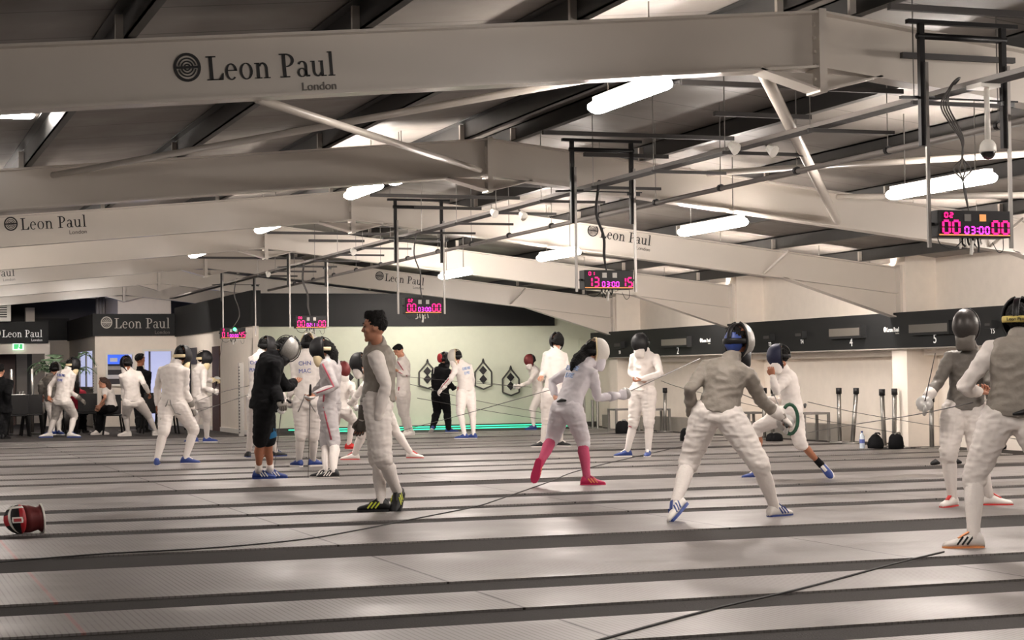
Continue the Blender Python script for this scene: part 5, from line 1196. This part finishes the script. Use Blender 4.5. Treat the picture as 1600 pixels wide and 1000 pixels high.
# big left fencer
u_ = P('large white clad fencer at the left seen from behind, knees bent, sword held low', (270, 634), (272, 569, .02), (284, 556, .05), [(246, 606), (246, 634, .06)], [(290, 612), (301, 638, .06)],
       [(256, 674), (245, 719), (243, .5)], [(303, 672), (290, 716), (310, .1)], 12, hyaw=38, mask='black', bib='cream', hair='hair', Y=26.2, gloveR='lame', curlR=65, extras=('strapcross', 'creamback'), skin='skin2', s=1.03)
sword(grip(u_, 'R'), onY(386, 618, 27.6), 'sword held low by the large left fencer with bent knees', 'foil')
# fencer with raised sword
v_ = P('fencer with black mask and cream bib holding a sword upright by the brown door', (313, 622), (312, 573, .0), (318, 560, .03), [(322, 594), (335, 594, .1)], [(318, 606), (334, 611, -.02)],
       [(306, 654), (304, 680), (290, .3)], [(323, 652), (323, 683), (338, .0)], 55, hyaw=80, mask='black', bib='cream', Y=34.4, gloveL='cream', gloveR='sock', curlL=60, curlR=60, s=1.04)
sword(grip(v_, 'L'), onY(349, 520, 34.6), 'sword held upright in front of the brown door', 'epee')
# fencer with hanging hand
w_ = P('white clad fencer with legs apart and hanging bare hand before the cafe hatch', (208, 628), (203, 579, .0), (198, 567, -.03), [(193, 606), (193, 624, .15)], [(225, 600), (232, 613, -.02)],
       [(197, 649), (200, 674), (188, -.1)], [(231, 648), (243, 673), (250, .3)], -22, hyaw=-50, mask='black', bib='jacket', Y=39.5, s=1.08, shoe=('whiteshoe', 'whiteshoe'), skin='skin2')
# fencer with blue name
x_ = P('fencer with blue printed name on the back in front of the high tables', (97, 627), (105, 578, .02), (113, 570, .04), [(78, 604), (77, 619, -.05)], [(110, 612), (126, 624, .1)],
       [(86, 652), (77, 677), (70, -.1)], [(116, 650), (110, 677), (124, .0)], 28, hyaw=65, mask='black', bib='cream', Y=39.8, s=1.08, extras=('bluetext',), shoe=('whiteshoe', 'blueshoe'), gloveR='lame', skin='skin2')
# onlookers in the cafe
P('man in black with short dark hair standing at the cafe hatch', (224, 628), (219, 578, .0), (219, 562, .0), [(207, 600), (208, 622, .1)], [(231, 600), (231, 622, .1)],
  [(217, 652), (217, 678), (214, .9)], [(227, 652), (227, 678), (231, .9)], 15, hyaw=45, fit='coat', jacket='blackcloth', breeches='blackcloth', long='trousers', mask=None, skin='skin2', Y=42.8, shoe=('blackshoe', 'blackshoe'), s=1.16, loose=.01)
P('seated girl with a brown ponytail in white top and dark waistcoat, looking left', (174, 637), (166, 605, .0), (161, 598, -.01), [(164, 622), (155, 634, -.1)], [(172, 622), (158, 635, -.05)],
  [(156, 642), (153, 664), (150, -.3)], [(160, 642), (157, 667), (170, -.3)], -80, fit='tee', jacket='sock', breeches='blackcloth', long='trousers', mask=None, skin='skin', hair='hairbrown', hairkind='tail', Y=41.0, shoe=('whiteshoe', 'whiteshoe'), s=.98)
P('seated person in a crimson top leaning on the high table, dark hair', (128, 642), (122, 610, .0), (118, 602, .02), [(134, 625), (128, 622, .2)], [(116, 625), (112, 622, .2)],
  [(122, 646), (122, 668), (118, .5)], [(130, 646), (132, 668), (134, .5)], -30, fit='coat', jacket='redcloth', breeches='blackcloth', long='trousers', mask=None, hairkind='tail', skin='skin2', Y=42.6, shoe=('blackshoe', 'blackshoe'), s=.95)
P('fencer in grey jacket and mask behind the fencer with the blue name', (82, 626), (76, 588, .0), (86, 576, .0), [(62, 602), (64, 618, .0)], [(94, 604), (100, 616, .1)],
  [(82, 652), (83, 676), (78, -.3)], [(92, 652), (92, 676), (96, -.3)], 30, fit='sabre', mask='grey', Y=42.2, s=1.08, hyaw=20, roll=0)
P('person in a dark coat standing at the far left edge of the photo', (2, 640), (1, 592, .0), (0, 579, .0), [(-9, 615), (-6, 634, .0)], [(12, 615), (10, 634, .0)],
  [(-2, 660), (-2, 684), (-6, .8)], [(6, 660), (6, 684), (10, .8)], 10, fit='coat', jacket='blackcloth', breeches='blackcloth', long='trousers', mask=None, Y=40.2, shoe=('blackshoe', 'blackshoe'), loose=.04, s=1.12)
# red mask lying on the floor at the left
p = onZ(36, 836); mk = empty('fencing_mask', (p.x, p.y, 0)); tag(mk, 'red, black and white fencing mask lying on the floor at the left edge', 'mask')
fw = Vector((-1, -.15, 0)).normalized(); up_ = Vector((-.1, .2, .97)).normalized(); cc = Vector((p.x - .02, p.y, .125))
sd = fw.cross(up_)
mb = MB(); grid = []
for j in range(13):
    ph = math.pi * (.05 + .9 * j / 12); row = []
    for i in range(19):
        th = math.radians(-100 + 200 * i / 18); row.append(mb.bm.verts.new(cc + sd * .105 * math.sin(ph) * math.sin(th) + fw * (.13 * math.sin(ph) * math.cos(th)) + up_ * .118 * math.cos(ph)))
    grid.append(row)
mb.setm(M_['meshblack']); mb.setm(M_['red']); mb.setm(M_['white'])
for j in range(12):
    for i in range(18):
        mb.cur = 2 if i in (5,) or j in (2,) else (1 if (4 < j < 8 and 5 < i < 12) or i < 2 or i > 15 else 0); mb.face([grid[j][i], grid[j][i + 1], grid[j + 1][i + 1], grid[j + 1][i]])
o = mb.build('mask_shell', None, mk, smooth=True); so = o.modifiers.new('t', 'SOLIDIFY'); so.thickness = .007
mb = MB(); rings_loft(mb, [(cc - fw * .02, sd, up_, .1, .112), (cc - fw * .07, sd, up_, .095, .108), (cc - fw * .13, sd, up_, .09, .09), (cc - fw * .165, sd, up_, .1, .115)], 18); o = mb.build('bib', M_['meshred'], mk, smooth=True)
mb = MB(); mb.tube([cc - fw * .165 + sd * .1 * math.cos(t) + up_ * .115 * math.sin(t) for t in [x * math.pi / 10 for x in range(21)]], .008, 6); mb.build('white_trim', M_['white'], mk, smooth=True)
mb = MB(); e_ = cc - UY * .108 + fw * .03
mb.prism([e_ + fw * x + up_ * z for x, z in ((-.04, -.02), (.04, -.02), (.045, 0), (.04, .025), (-.04, .025), (-.045, 0))], (0, -.006, 0)); mb.build('red_emblem', M_['white'], mk)
mb = MB(); mb.prism([e_ - UY * .007 + fw * x + up_ * z for x, z in ((-.03, -.01), (.03, -.01), (.03, .015), (-.03, .015))], (0, -.003, 0)); mb.build('emblem_centre', M_['red'], mk)
